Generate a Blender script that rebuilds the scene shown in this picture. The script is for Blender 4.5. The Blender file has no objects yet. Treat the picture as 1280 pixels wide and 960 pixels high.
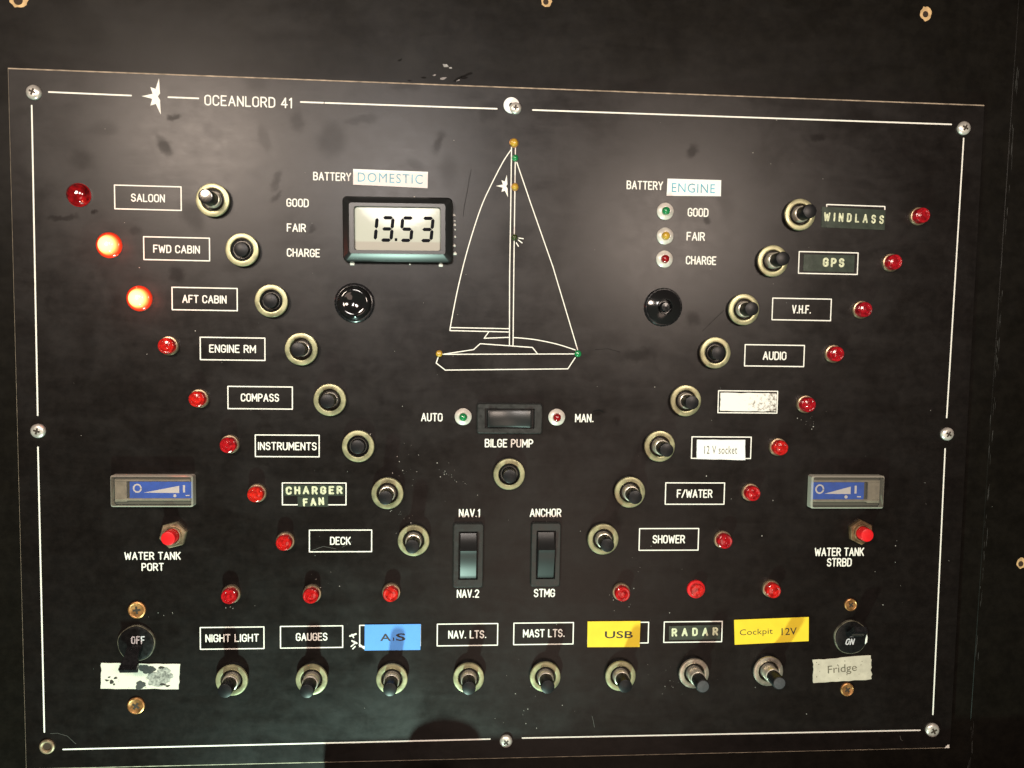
import bpy, math, random
from mathutils import Matrix, Vector
random.seed(7)
S = bpy.context.scene
COL = S.collection
PI = math.pi

# ------------------------------------------------------------------ camera
# The panel is a vertical plate: local x to the right, local y up, local z out
# towards the viewer.  World = (x, -z, y).
CAM = (-0.0242354768, 0.0430029864, 0.3365653014)          # panel-local, metres
AX = ((0.997484702546785, 0.01539285417036767, 0.06919052121238548),
      (-0.010892710256864039, 0.9978288802096054, -0.06495286508619236),
      (-0.07004011028269286, 0.06403581700997413, 0.9954867136689738))
FPX = 961.0
U = 0.00035                                                  # length unit for small hardware (m)

def W3(p):
    return Vector((p[0], -p[2], p[1]))

cam_d = bpy.data.cameras.new("camera")
cam = bpy.data.objects.new("camera", cam_d)
COL.objects.link(cam)
m = Matrix.Identity(4)
for i in range(3):
    a = W3(AX[i])
    for r in range(3):
        m[r][i] = a[r]
c = W3(CAM)
for r in range(3):
    m[r][3] = c[r]
cam.matrix_world = m
cam_d.sensor_width = 36.0
cam_d.lens = FPX / 1280.0 * 36.0
cam_d.clip_start = 0.005
cam_d.clip_end = 20.0
S.camera = cam

# ------------------------------------------------------------------ world + light
w = bpy.data.worlds.new("World")
S.world = w
w.use_nodes = True
bg = w.node_tree.nodes["Background"]
bg.inputs[0].default_value = (0.80, 0.72, 0.66, 1)
bg.inputs[1].default_value = 0.05
S.view_settings.view_transform = 'Standard'
S.view_settings.look = 'None'
S.view_settings.exposure = 0.0
S.view_settings.gamma = 1.0
S.view_settings.use_curve_mapping = False

def lamp(name, pos, target, size, power, color, shape='DISK', size_y=None):
    d = bpy.data.lights.new(name, 'AREA')
    d.shape = shape
    d.size = size
    if size_y:
        d.size_y = size_y
    d.energy = power
    d.color = color
    o = bpy.data.objects.new(name, d)
    COL.objects.link(o)
    p, t = W3(pos), W3(target)
    o.location = p
    o.rotation_euler = (t - p).to_track_quat('-Z', 'Y').to_euler()
    return o

# one hard cool lamp low down, three soft warm cabin lamps high up behind the viewer
lamp("low_lamp", (-0.096, -0.472, 0.236), (-0.03, -0.05, 0), 0.028, 3.7, (0.66, 1.0, 0.84))
lamp("cabin_lamp", (-0.30, 0.238, 0.52), (-0.06, 0.02, 0), 0.11, 1.95, (1.0, 0.82, 0.68))
lamp("cabin_lamp", (-0.092, 0.215, 0.55), (0, 0.02, 0), 0.11, 1.35, (1.0, 0.90, 0.83))
lamp("cabin_lamp", (0.215, 0.165, 0.55), (0.05, 0, 0), 0.13, 1.6, (1.0, 0.82, 0.69))

lamp("warm_fill", (0.111, -0.29, 0.70), (0.02, -0.06, 0), 0.36, 0.60, (1.0, 0.72, 0.58))  # added broad warm fill for the middle and foot of the panel

# ------------------------------------------------------------------ helpers
def at(u, v, h=0.0):
    """point of the panel plane (or the plane h metres in front of it) seen at photo position u, v"""
    d = [AX[0][k] * (u - 640) / FPX - AX[1][k] * (v - 480) / FPX - AX[2][k] for k in range(3)]
    t = (h - CAM[2]) / d[2]
    return (CAM[0] + d[0] * t, CAM[1] + d[1] * t)

def sc(u, v):
    a, b = at(u - .5, v), at(u + .5, v)
    return math.hypot(a[0] - b[0], a[1] - b[1])

def arc(cx, cy, rx, ry, a0, a1, n=9):
    return [(cx + rx * math.cos(math.radians(a0 + (a1 - a0) * i / n)),
             cy + ry * math.sin(math.radians(a0 + (a1 - a0) * i / n))) for i in range(n + 1)]

def spline(pts, n=6):
    out = []
    for i in range(len(pts) - 1):
        p0, p1, p2, p3 = pts[max(i - 1, 0)], pts[i], pts[i + 1], pts[min(i + 2, len(pts) - 1)]
        for j in range(n):
            t = j / n
            out.append(tuple(.5 * (2 * p1[k] + (p2[k] - p0[k]) * t + (2 * p0[k] - 5 * p1[k] + 4 * p2[k] - p3[k]) * t * t + (3 * p1[k] - p0[k] - 3 * p2[k] + p3[k]) * t ** 3) for k in (0, 1)))
    return out + [pts[-1]]

class MB:
    def __init__(s):
        s.v, s.f, s.nz = [], [], 0
    def add(s, vs, fs):
        o = len(s.v)
        s.v += [tuple(p) for p in vs]
        s.f += [tuple(i + o for i in f) for f in fs]
    def lathe(s, prof, n=48, cx=0, cy=0, capb=False, capt=False, wob=0):
        vs, fs = [], []
        for (r, z) in prof:
            for k in range(n):
                a = 2 * PI * k / n
                q = r * (1 + wob * math.sin(5 * a + r) * .5)
                vs.append((cx + q * math.cos(a), cy + q * math.sin(a), z))
        for i in range(len(prof) - 1):
            for k in range(n):
                k2 = (k + 1) % n
                fs.append((i * n + k, i * n + k2, (i + 1) * n + k2, (i + 1) * n + k))
        if capt: fs.append(tuple((len(prof) - 1) * n + k for k in range(n)))
        if capb: fs.append(tuple(k for k in reversed(range(n))))
        s.add(vs, fs)
        return s
    def prism(s, poly, z0, z1, bev=0.0):
        """ccw outline extruded z0..z1, optional chamfer at the top"""
        n = len(poly)
        rings = [[(x, y, z0) for x, y in poly]]
        if bev:
            rings.append([(x, y, z1 - bev) for x, y in poly])
            rings.append([(x, y, z1) for x, y in inset(poly, bev)])
        else:
            rings.append([(x, y, z1) for x, y in poly])
        vs = sum(rings, [])
        fs = []
        for i in range(len(rings) - 1):
            for k in range(n):
                k2 = (k + 1) % n
                fs.append((i * n + k, i * n + k2, (i + 1) * n + k2, (i + 1) * n + k))
        fs.append(tuple((len(rings) - 1) * n + k for k in range(n)))
        fs.append(tuple(reversed(range(n))))
        s.add(vs, fs)
        return s
    def flat(s, poly, z):
        s.add([(x, y, z) for x, y in poly], [tuple(range(len(poly)))])
        return s
    def loopframe(s, outs, zs):
        """stack of same-length rings (rounded frames): list of outlines with their heights"""
        n = len(outs[0])
        vs = []
        for o, z in zip(outs, zs):
            vs += [(x, y, z) for x, y in o]
        fs = []
        for i in range(len(outs) - 1):
            for k in range(n):
                k2 = (k + 1) % n
                fs.append((i * n + k, i * n + k2, (i + 1) * n + k2, (i + 1) * n + k))
        s.add(vs, fs)
        return s
    def stroke(s, pts, wd, z, closed=False, z1=None):
        """flat round-ended line; split where it turns sharply"""
        pts = [p for i, p in enumerate(pts) if i == 0 or math.hypot(p[0] - pts[i - 1][0], p[1] - pts[i - 1][1]) > 1e-7]
        if closed: pts = pts + [pts[0]]
        runs, cur = [], [pts[0]]
        for i in range(1, len(pts)):
            cur.append(pts[i])
            if i < len(pts) - 1:
                a = math.atan2(pts[i][1] - pts[i - 1][1], pts[i][0] - pts[i - 1][0])
                b = math.atan2(pts[i + 1][1] - pts[i][1], pts[i + 1][0] - pts[i][0])
                t = abs((b - a + PI) % (2 * PI) - PI)
                if t > math.radians(42):
                    runs.append(cur)
                    cur = [pts[i]]
        runs.append(cur)
        for run in runs:
            if len(run) < 2: continue
            s._run(run, wd / 2, z + s.nz * 3e-6)
            s.nz += 1
        return s
    def _run(s, p, h, z):
        n = len(p)
        L, R = [], []
        for i in range(n):
            a = p[max(i - 1, 0)]; b = p[min(i + 1, n - 1)]
            if 0 < i < n - 1:
                d1 = Vector((p[i][0] - a[0], p[i][1] - a[1])).normalized()
                d2 = Vector((b[0] - p[i][0], b[1] - p[i][1])).normalized()
                t = (d1 + d2).normalized()
                k = h / max(.5, t.dot(d1))
            else:
                t = Vector((b[0] - a[0], b[1] - a[1])).normalized()
                k = h
            L.append((p[i][0] - t.y * k, p[i][1] + t.x * k))
            R.append((p[i][0] + t.y * k, p[i][1] - t.x * k))
        def cap(c, frm, ang):
            a0 = math.atan2(frm[1] - c[1], frm[0] - c[0])
            return [(c[0] + h * math.cos(a0 + ang * j / 6), c[1] + h * math.sin(a0 + ang * j / 6)) for j in range(1, 6)]
        vs = [(x, y, z) for x, y in L] + [(x, y, z) for x, y in R]
        fs = [(n + i, n + i + 1, i + 1, i) for i in range(n - 1)]
        o = len(vs)
        e = cap(p[-1], R[-1], PI)
        vs += [(x, y, z) for x, y in e]
        fs.append(tuple([n + n - 1] + list(range(o, o + 5)) + [n - 1]))
        o = len(vs)
        e = cap(p[0], L[0], PI)
        vs += [(x, y, z) for x, y in e]
        fs.append(tuple([0] + list(range(o, o + 5)) + [n]))
        s.add(vs, fs)
    def build(s, name, mt, parent=None, smooth=35, off=(0, 0, 0)):
        me = bpy.data.meshes.new(name)
        me.from_pydata(s.v, [], s.f)
        me.update()
        if smooth:
            me.polygons.foreach_set("use_smooth", [True] * len(me.polygons))
            me.set_sharp_from_angle(angle=math.radians(smooth))
        me.materials.append(mt)
        o = bpy.data.objects.new(name, me)
        COL.objects.link(o)
        if parent:
            o.parent = parent
            o.location = off
        else:
            place(o, off[0], off[1], off[2])
        return o

def inset(poly, d):
    n = len(poly)
    out = []
    for i in range(n):
        a, b, c = poly[i - 1], poly[i], poly[(i + 1) % n]
        d1 = Vector((b[0] - a[0], b[1] - a[1])).normalized()
        d2 = Vector((c[0] - b[0], c[1] - b[1])).normalized()
        n1, n2 = Vector((-d1.y, d1.x)), Vector((-d2.y, d2.x))
        k = (n1 + n2)
        k = k / max(.3, k.dot(n1))
        out.append((b[0] + k.x * d, b[1] + k.y * d))
    return out

def rrect(w_, h_, r, cx=0, cy=0, n=5):
    p = []
    for (sx, sy, a) in ((1, -1, -90), (1, 1, 0), (-1, 1, 90), (-1, -1, 180)):
        p += arc(cx + sx * (w_ / 2 - r), cy + sy * (h_ / 2 - r), r, r, a, a + 90, n)
    return p

def place(o, x, y, z=0.0, rot=0.0):
    o.location = W3((x, y, z))
    o.rotation_euler = (PI / 2, -rot, 0)

def tag(o, label=None, cat=None, group=None, kind=None):
    if label: o["label"] = label
    if cat: o["category"] = cat
    if group: o["group"] = group
    if kind: o["kind"] = kind
    return o

def thing(name, label, cat, u, v, h=0.0, rot=0.0, group=None):
    o = bpy.data.objects.new(name, None)
    o.empty_display_size = .004
    COL.objects.link(o)
    x, y = at(u, v, h)
    place(o, x, y, 0, rot)
    return tag(o, label, cat, group)

def dup(root, u, v, h=0.0, label=None, rot=0.0):
    r = root.copy()
    COL.objects.link(r)
    x, y = at(u, v, h)
    place(r, x, y, 0, rot)
    if label: r["label"] = label
    for ch in list(root.children):
        q = ch.copy(); COL.objects.link(q); q.parent = r
        for g in list(ch.children):
            d = g.copy(); COL.objects.link(d); d.parent = q
    return r

def kid(root, name):
    return [k for k in root.children if k.name.split('.')[0] == name][0]

# ------------------------------------------------------------------ materials
def mat(name, base, rough=.5, metal=0.0, coat=0.0, spec=.5, var=0.0, vscale=900, bump=0.0, bscale=1500, alpha=None, rvar=0.0):
    mt = bpy.data.materials.new(name)
    mt.use_nodes = True
    nt = mt.node_tree
    b = nt.nodes["Principled BSDF"]
    b.inputs["Base Color"].default_value = (*base, 1)
    b.inputs["Roughness"].default_value = rough
    b.inputs["Metallic"].default_value = metal
    b.inputs["Coat Weight"].default_value = coat
    b.inputs["Coat Roughness"].default_value = .06
    b.inputs["Specular IOR Level"].default_value = spec
    if var or bump or rvar:
        tc = nt.nodes.new("ShaderNodeTexCoord")
        oi = nt.nodes.new("ShaderNodeObjectInfo")
        ad = nt.nodes.new("ShaderNodeVectorMath"); ad.operation = 'ADD'
        nt.links.new(tc.outputs["Object"], ad.inputs[0])
        nt.links.new(oi.outputs["Location"], ad.inputs[1])
        nz = nt.nodes.new("ShaderNodeTexNoise")
        nz.inputs["Scale"].default_value = vscale
        nz.inputs["Detail"].default_value = 5
        nt.links.new(ad.outputs[0], nz.inputs["Vector"])
        if var:
            mx = nt.nodes.new("ShaderNodeMapRange")
            mx.inputs[1].default_value = .3; mx.inputs[2].default_value = .7
            mx.inputs[3].default_value = 1 - var; mx.inputs[4].default_value = 1 + var * .4
            nt.links.new(nz.outputs["Fac"], mx.inputs[0])
            ml = nt.nodes.new("ShaderNodeVectorMath"); ml.operation = 'SCALE'
            ml.inputs[0].default_value = base
            nt.links.new(mx.outputs[0], ml.inputs["Scale"])
            nt.links.new(ml.outputs[0], b.inputs["Base Color"])
        if rvar:
            mr = nt.nodes.new("ShaderNodeMapRange")
            mr.inputs[1].default_value = .3; mr.inputs[2].default_value = .7
            mr.inputs[3].default_value = max(.03, rough - rvar); mr.inputs[4].default_value = rough + rvar
            nt.links.new(nz.outputs["Fac"], mr.inputs[0])
            nt.links.new(mr.outputs[0], b.inputs["Roughness"])
        if bump:
            n2 = nt.nodes.new("ShaderNodeTexNoise")
            n2.inputs["Scale"].default_value = bscale
            n2.inputs["Detail"].default_value = 4
            nt.links.new(ad.outputs[0], n2.inputs["Vector"])
            bp = nt.nodes.new("ShaderNodeBump")
            bp.inputs["Strength"].default_value = bump
            bp.inputs["Distance"].default_value = .0003
            nt.links.new(n2.outputs["Fac"], bp.inputs["Height"])
            nt.links.new(bp.outputs[0], b.inputs["Normal"])
    return mt

def emis(name, color, strength, base=(.6, .02, .01)):
    mt = mat(name, base, .2)
    b = mt.node_tree.nodes["Principled BSDF"]
    b.inputs["Emission Color"].default_value = (*color, 1)
    b.inputs["Emission Strength"].default_value = strength
    return mt

def black_laminate(name, base, r0, r1, spots=(), scale=24.0, shift=0.0, specv=.5):
    """black semi-gloss laminate with greasy, smeary gloss and a few finger marks"""
    mt = bpy.data.materials.new(name)
    mt.use_nodes = True
    nt = mt.node_tree
    N, Lk = nt.nodes, nt.links
    b = N["Principled BSDF"]
    tc = N.new("ShaderNodeTexCoord")
    off = N.new("ShaderNodeVectorMath"); off.operation = 'ADD'; off.inputs[1].default_value = (shift, shift * .7, 0)
    Lk.new(tc.outputs["Object"], off.inputs[0])
    def noise(s_, det=5, rgh=.55, dist=0.0):
        n = N.new("ShaderNodeTexNoise")
        n.inputs["Scale"].default_value = s_
        n.inputs["Detail"].default_value = det
        n.inputs["Roughness"].default_value = rgh
        n.inputs["Distortion"].default_value = dist
        Lk.new(off.outputs[0], n.inputs["Vector"])
        return n
    def rng(src, a, b_, c_, d_, smooth=True):
        q = N.new("ShaderNodeMapRange")
        if smooth: q.interpolation_type = 'SMOOTHSTEP'
        for k, x in enumerate((a, b_, c_, d_)): q.inputs[1 + k].default_value = x
        Lk.new(src, q.inputs[0])
        return q.outputs[0]
    def mth(op, x, y):
        q = N.new("ShaderNodeMath"); q.operation = op
        for k, z in enumerate((x, y)):
            if isinstance(z, (int, float)): q.inputs[k].default_value = z
            else: Lk.new(z, q.inputs[k])
        return q.outputs[0]
    big = noise(scale, 6, .62, .6)
    fine = noise(scale * 9, 5, .7)
    mid = noise(scale * 3.2, 4, .6, 1.2)
    stm = N.new("ShaderNodeMapping"); stm.inputs["Rotation"].default_value = (0, 0, math.radians(-24)); stm.inputs["Scale"].default_value = (26, 120, 1)
    Lk.new(off.outputs[0], stm.inputs["Vector"])
    stn = N.new("ShaderNodeTexNoise"); stn.inputs["Scale"].default_value = 1.0; stn.inputs["Detail"].default_value = 5; stn.inputs["Roughness"].default_value = .65; stn.inputs["Distortion"].default_value = .8
    Lk.new(stm.outputs[0], stn.inputs["Vector"])
    smear = mth('ADD', mth('ADD', mth('MULTIPLY', big.outputs["Fac"], .48), mth('MULTIPLY', mid.outputs["Fac"], .26)), mth('MULTIPLY', stn.outputs["Fac"], .26))
    rough = rng(smear, .36, .64, r0, r1)
    rough = mth('ADD', rough, rng(fine.outputs["Fac"], .3, .7, -.012, .012))
    mask = None
    if spots:
        wob = noise(170, 4, .6)
        wv = N.new("ShaderNodeVectorMath"); wv.operation = 'SCALE'; wv.inputs["Scale"].default_value = .006
        sb = N.new("ShaderNodeVectorMath"); sb.operation = 'SUBTRACT'; sb.inputs[1].default_value = (.5, .5, .5)
        Lk.new(wob.outputs["Color"], sb.inputs[0]); Lk.new(sb.outputs[0], wv.inputs[0])
        ps = N.new("ShaderNodeVectorMath"); ps.operation = 'ADD'
        Lk.new(tc.outputs["Object"], ps.inputs[0]); Lk.new(wv.outputs[0], ps.inputs[1])
        for (u, v, ru, rv, rot, st) in spots:
            x, y = at(u, v)
            k = sc(u, v)
            mp = N.new("ShaderNodeMapping"); mp.vector_type = 'TEXTURE'
            mp.inputs["Location"].default_value = (x, y, 0)
            mp.inputs["Rotation"].default_value = (0, 0, math.radians(rot))
            mp.inputs["Scale"].default_value = (ru * k, rv * k, .02)
            Lk.new(ps.outputs[0], mp.inputs["Vector"])
            ln = N.new("ShaderNodeVectorMath"); ln.operation = 'LENGTH'
            Lk.new(mp.outputs[0], ln.inputs[0])
            o = rng(ln.outputs["Value"], .35, 1.2, st, 0)
            mask = o if mask is None else mth('MAXIMUM', mask, o)
    spec = rng(smear, .35, .66, specv * .80, specv * 1.16)
    if mask is not None:
        spec = mth('MULTIPLY', spec, mth('SUBTRACT', 1.0, mth('MULTIPLY', mask, .74)))
    Lk.new(rough, b.inputs["Roughness"])
    Lk.new(spec, b.inputs["Specular IOR Level"])
    cm = N.new("ShaderNodeVectorMath"); cm.operation = 'SCALE'; cm.inputs[0].default_value = base
    Lk.new(rng(fine.outputs["Fac"], .3, .72, .7, 1.3), cm.inputs["Scale"])
    Lk.new(cm.outputs[0], b.inputs["Base Color"])
    bp = N.new("ShaderNodeBump"); bp.inputs["Strength"].default_value = .05; bp.inputs["Distance"].default_value = .0002
    Lk.new(fine.outputs["Fac"], bp.inputs["Height"]); Lk.new(bp.outputs[0], b.inputs["Normal"])
    return mt

SPOTS = [(205, 183, 9, 18, 20, .75), (217, 148, 9, 4, 0, .7), (78, 272, 22, 4, 2, .6), (221, 341, 13, 11, 0, .6), (170, 287, 8, 7, 0, .4),
         (240, 268, 16, 26, 30, .45), (102, 200, 18, 14, 0, .35), (119, 265, 4, 4, 0, .8), (415, 175, 22, 26, -20, .35), (548, 178, 7, 18, -20, .5),
         (345, 225, 16, 6, 60, .45), (391, 287, 8, 4, 20, .5), (866, 190, 7, 11, -30, .6), (738, 88, 16, 14, 0, .45), (866, 398, 12, 9, -20, .5),
         (796, 444, 30, 9, 8, .55), (884, 277, 6, 5, 0, .6), (748, 515, 9, 5, 10, .6), (770, 525, 7, 7, 0, .5), (458, 823, 14, 13, 0, .8),
         (448, 478, 18, 18, 0, .3), (280, 652, 20, 16, 0, .35), (250, 440, 12, 18, 0, .3), (1022, 171, 9, 6, 0, .5), (505, 108, 22, 8, 5, .3),
         (320, 100, 18, 20, 0, .25), (770, 650, 12, 10, 0, .35), (300, 330, 22, 14, 20, .25), (560, 215, 14, 24, 0, .25), (640, 300, 24, 34, 0, .2), (452, 150, 26, 7, 12, .3), (372, 152, 10, 16, 10, .35), (520, 205, 16, 8, -25, .3), (610, 140, 12, 16, 0, .3), (345, 245, 12, 5, 50, .5), (330, 172, 8, 22, 15, .25), (130, 160, 22, 12, 0, .25), (700, 130, 30, 10, 5, .25), (905, 250, 14, 26, 20, .25)]
M = {}
M['panel'] = black_laminate("black panel laminate", (.0052, .0037, .0030), .300, .385, SPOTS, 22, 0, .35)
M['board'] = black_laminate("black painted board", (.0050, .0040, .0028), .34, .41, (), 18, 3.3, .185)
M['edge'] = mat("tan laminate core", (.50, .42, .31), .6, var=.5, vscale=300)
M['white'] = mat("white engraving fill", (.86, .82, .75), .55, var=.10, vscale=700)
M['bezel'] = mat("pale zinc ring", (.40, .385, .225), .36, .55, var=.28, vscale=260, rvar=.1)
M['plunger'] = mat("dull black plunger", (.008, .008, .009), .38, spec=.32, var=.3, vscale=700)
M['bezelsilver'] = mat("worn nickel ring", (.52, .46, .37), .33, .75, var=.3, vscale=260, rvar=.1)
M['recess'] = mat("shade-tinted recess", (.07, .055, .035), .35, .3, var=.3)  # brown tint puts the warm shade inside the rings into the colour
M['blackp'] = mat("black plastic", (.010, .010, .011), .24, var=.3, vscale=800, rvar=.08)
M['blackm'] = mat("matt black plastic", (.008, .008, .008), .32, spec=.25, var=.3, vscale=600, rvar=.08)
M['greyp'] = mat("grey black switch plastic", (.017, .019, .018), .36, var=.12, vscale=500, rvar=.1)
M['meterf'] = mat("black meter plastic", (.013, .014, .014), .34, spec=.6, var=.12, vscale=500)
M['silver'] = mat("worn silver bushing", (.60, .56, .47), .30, .6, var=.12, vscale=300)
M['darksilver'] = mat("dull dark bushing", (.09, .085, .075), .3, .6)
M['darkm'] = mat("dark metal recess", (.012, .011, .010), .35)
M['steel'] = mat("stainless screw", (.74, .70, .63), .34, .55, var=.3, vscale=400, rvar=.08, bump=.1)
M['brass'] = mat("tarnished brass screw", (.50, .24, .085), .36, .65, var=.5, vscale=420, rvar=.14, bump=.15)
M['nut'] = mat("old nickel nut", (.47, .36, .23), .34, .7, var=.35, vscale=350, rvar=.12)
M['rustnut'] = mat("tarnished brown nut", (.26, .16, .085), .45, .7, var=.45, vscale=350, rvar=.1)
M['slot'] = mat("dark slot", (.03, .02, .012), .6)
M['red'] = mat("red lens", (.50, .009, .010), .14, coat=.7, var=.6, vscale=650, bump=.5, bscale=800)
_nt = M['red'].node_tree
_b = _nt.nodes["Principled BSDF"]
_src = _b.inputs["Base Color"].links[0].from_socket
_oi = [q for q in _nt.nodes if q.type == 'OBJECT_INFO'][0]
_mr = _nt.nodes.new("ShaderNodeMapRange"); _mr.inputs[3].default_value = .55; _mr.inputs[4].default_value = 1.25
_hs = _nt.nodes.new("ShaderNodeHueSaturation")
_m2 = _nt.nodes.new("ShaderNodeMapRange"); _m2.inputs[3].default_value = .496; _m2.inputs[4].default_value = .503
_nt.links.new(_oi.outputs["Random"], _mr.inputs[0]); _nt.links.new(_oi.outputs["Random"], _m2.inputs[0])
_nt.links.new(_src, _hs.inputs["Color"]); _nt.links.new(_mr.outputs[0], _hs.inputs["Value"]); _nt.links.new(_m2.outputs[0], _hs.inputs["Hue"])
_nt.links.new(_hs.outputs[0], _b.inputs["Base Color"])
M['redclear'] = mat("deep red lens", (.24, .004, .006), .07, coat=1.0, var=.8, vscale=420, bump=.4, bscale=420)
M['redbtn'] = mat("red button", (.70, .012, .016), .35, var=.1)
M['ring'] = mat("lamp ring", (.40, .31, .20), .32, .8, var=.25)
M['cup'] = mat("white metal lamp cup", (.78, .74, .66), .35, .25, var=.22, vscale=380)
M['green'] = mat("green lens", (.012, .20, .06), .12, coat=.8)
M['amber'] = mat("amber lens", (.50, .30, .035), .15, coat=.7)
M['dred'] = mat("dark red lens", (.25, .006, .008), .12, coat=.8)
M['olive'] = mat("dark olive lens", (.03, .045, .01), .15, coat=.6)
M['paper'] = mat("white paper label", (.83, .82, .80), .6, var=.04)
M['yellow'] = mat("yellow tape", (.80, .57, .03), .45, var=.06, vscale=200)
M['blue'] = mat("blue tape", (.10, .32, .80), .45, var=.05, vscale=200)
M['cream'] = mat("aged cream label", (.50, .44, .35), .6, var=.18, vscale=260)
M['cyan'] = mat("cyan print", (.10, .45, .60), .5, var=.5, vscale=260)
M['ink'] = mat("black print", (.03, .025, .02), .5)
M['inkfade'] = mat("faded print", (.13, .11, .075), .6, var=.4, vscale=900)
M['tape'] = mat("dark embossing tape", (.040, .050, .038), .24, var=.3, vscale=300, bump=.12, bscale=500)
M['emboss'] = mat("stretched white embossing", (.66, .67, .45), .5, var=.4, vscale=900)
M['lcd'] = mat("lcd glass", (.42, .425, .36), .5, coat=.35)
M['lcdink'] = mat("lcd segment", (.006, .006, .009), .6, spec=.06)
M['gblue'] = mat("blue gauge scale", (.03, .13, .74), .4, var=.2, vscale=250)
M['gwhite'] = mat("white gauge print", (.78, .80, .84), .5)
M['gtray'] = mat("grey beige gauge body", (.32, .30, .25), .5, var=.3, vscale=260)
M['gtraydk'] = mat("dark gauge body", (.085, .08, .068), .5)
M['printw'] = mat("white lever print", (.62, .60, .62), .5, var=.4, vscale=1200)
M['glue'] = mat("dried white glue", (.78, .75, .68), .45)
M['wood'] = mat("raw chipped wood", (.62, .40, .19), .7, var=.4, vscale=500)
M['hole'] = mat("dark screw hole", (.03, .014, .005), .8)
M['dust'] = mat("pale dust", (.32, .30, .27), .8)
M['scratch'] = mat("dark scratch", (.004, .0035, .003), .7, spec=.15)
M['haze'] = mat("pale scuff", (.10, .095, .085), .6)
M['stain'] = mat("grey stain", (.045, .045, .042), .6, var=.4, vscale=600)
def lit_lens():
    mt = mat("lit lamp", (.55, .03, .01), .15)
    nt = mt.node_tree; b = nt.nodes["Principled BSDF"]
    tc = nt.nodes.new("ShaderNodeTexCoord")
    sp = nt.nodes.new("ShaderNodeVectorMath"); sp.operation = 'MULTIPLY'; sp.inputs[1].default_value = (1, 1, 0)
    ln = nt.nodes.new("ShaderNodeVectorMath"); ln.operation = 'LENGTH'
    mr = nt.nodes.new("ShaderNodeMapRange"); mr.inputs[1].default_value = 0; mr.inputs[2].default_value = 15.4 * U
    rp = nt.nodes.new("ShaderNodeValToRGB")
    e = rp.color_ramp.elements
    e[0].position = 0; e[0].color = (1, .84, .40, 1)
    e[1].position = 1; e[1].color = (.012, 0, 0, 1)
    for p_, c_ in ((.52, (1, .76, .30, 1)), (.68, (1, .42, .10, 1)), (.78, (.85, .09, .02, 1)), (.86, (.25, .010, .004, 1))):  # outer stops put the lamp's dim red halo into its flange
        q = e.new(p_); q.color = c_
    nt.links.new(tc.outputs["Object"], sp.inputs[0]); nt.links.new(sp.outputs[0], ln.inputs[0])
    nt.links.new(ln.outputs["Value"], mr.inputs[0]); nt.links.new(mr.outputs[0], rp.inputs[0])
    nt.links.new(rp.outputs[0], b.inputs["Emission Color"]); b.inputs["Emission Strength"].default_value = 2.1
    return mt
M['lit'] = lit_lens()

def clear_plastic(name, base, add):
    mt = bpy.data.materials.new(name)
    mt.use_nodes = True
    nt = mt.node_tree
    nt.nodes.clear()
    out = nt.nodes.new("ShaderNodeOutputMaterial")
    tr = nt.nodes.new("ShaderNodeBsdfTransparent"); tr.inputs[0].default_value = (.93, .92, .86, 1)
    gl = nt.nodes.new("ShaderNodeBsdfPrincipled")
    gl.inputs["Base Color"].default_value = (*base, 1); gl.inputs["Roughness"].default_value = .12
    fr = nt.nodes.new("ShaderNodeFresnel"); fr.inputs[0].default_value = 1.5
    ad = nt.nodes.new("ShaderNodeMath"); ad.operation = 'ADD'; ad.inputs[1].default_value = add
    mx = nt.nodes.new("ShaderNodeMixShader")
    nt.links.new(fr.outputs[0], ad.inputs[0]); nt.links.new(ad.outputs[0], mx.inputs[0])
    nt.links.new(tr.outputs[0], mx.inputs[1]); nt.links.new(gl.outputs[0], mx.inputs[2])
    nt.links.new(mx.outputs[0], out.inputs[0])
    return mt
M['clear'] = clear_plastic("clear gauge cover", (.30, .30, .28), .045)
M['clearedge'] = clear_plastic("sheen-tinted gauge cover edge", (.62, .60, .50), .42)  # pale colour stands in for bright reflections along the clear edges

def worn_paper(name, base, dark, scale, lo, hi, gx=None):
    mt = mat(name, base, .6)
    nt = mt.node_tree
    b = nt.nodes["Principled BSDF"]
    tc = nt.nodes.new("ShaderNodeTexCoord")
    nz = nt.nodes.new("ShaderNodeTexNoise"); nz.inputs["Scale"].default_value = scale; nz.inputs["Detail"].default_value = 7; nz.inputs["Roughness"].default_value = .7
    nt.links.new(tc.outputs["Object"], nz.inputs["Vector"])
    src = nz.outputs["Fac"]
    if gx:
        sp = nt.nodes.new("ShaderNodeSeparateXYZ"); nt.links.new(tc.outputs["Object"], sp.inputs[0])
        mr = nt.nodes.new("ShaderNodeMapRange"); mr.inputs[1].default_value = gx[0]; mr.inputs[2].default_value = gx[1]; mr.inputs[3].default_value = -.12; mr.inputs[4].default_value = .10
        nt.links.new(sp.outputs[0], mr.inputs[0])
        ad = nt.nodes.new("ShaderNodeMath"); ad.operation = 'ADD'
        nt.links.new(src, ad.inputs[0]); nt.links.new(mr.outputs[0], ad.inputs[1]); src = ad.outputs[0]
    rp = nt.nodes.new("ShaderNodeMapRange"); rp.interpolation_type = 'SMOOTHSTEP'
    rp.inputs[1].default_value = lo; rp.inputs[2].default_value = hi
    nt.links.new(src, rp.inputs[0])
    mx = nt.nodes.new("ShaderNodeMix"); mx.data_type = 'RGBA'
    mx.inputs["A"].default_value = (*base, 1); mx.inputs["B"].default_value = (*dark, 1)
    nt.links.new(rp.outputs[0], mx.inputs["Factor"])
    nt.links.new(mx.outputs["Result"], b.inputs["Base Color"])
    return mt
M['wornwhite'] = worn_paper("speckled white label", (.82, .78, .72), (.12, .09, .07), 560, .50, .70, (-.006, .012))
M['peeled'] = worn_paper("peeled white label", (.66, .63, .53), (.05, .05, .045), 520, .63, .66)

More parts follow.
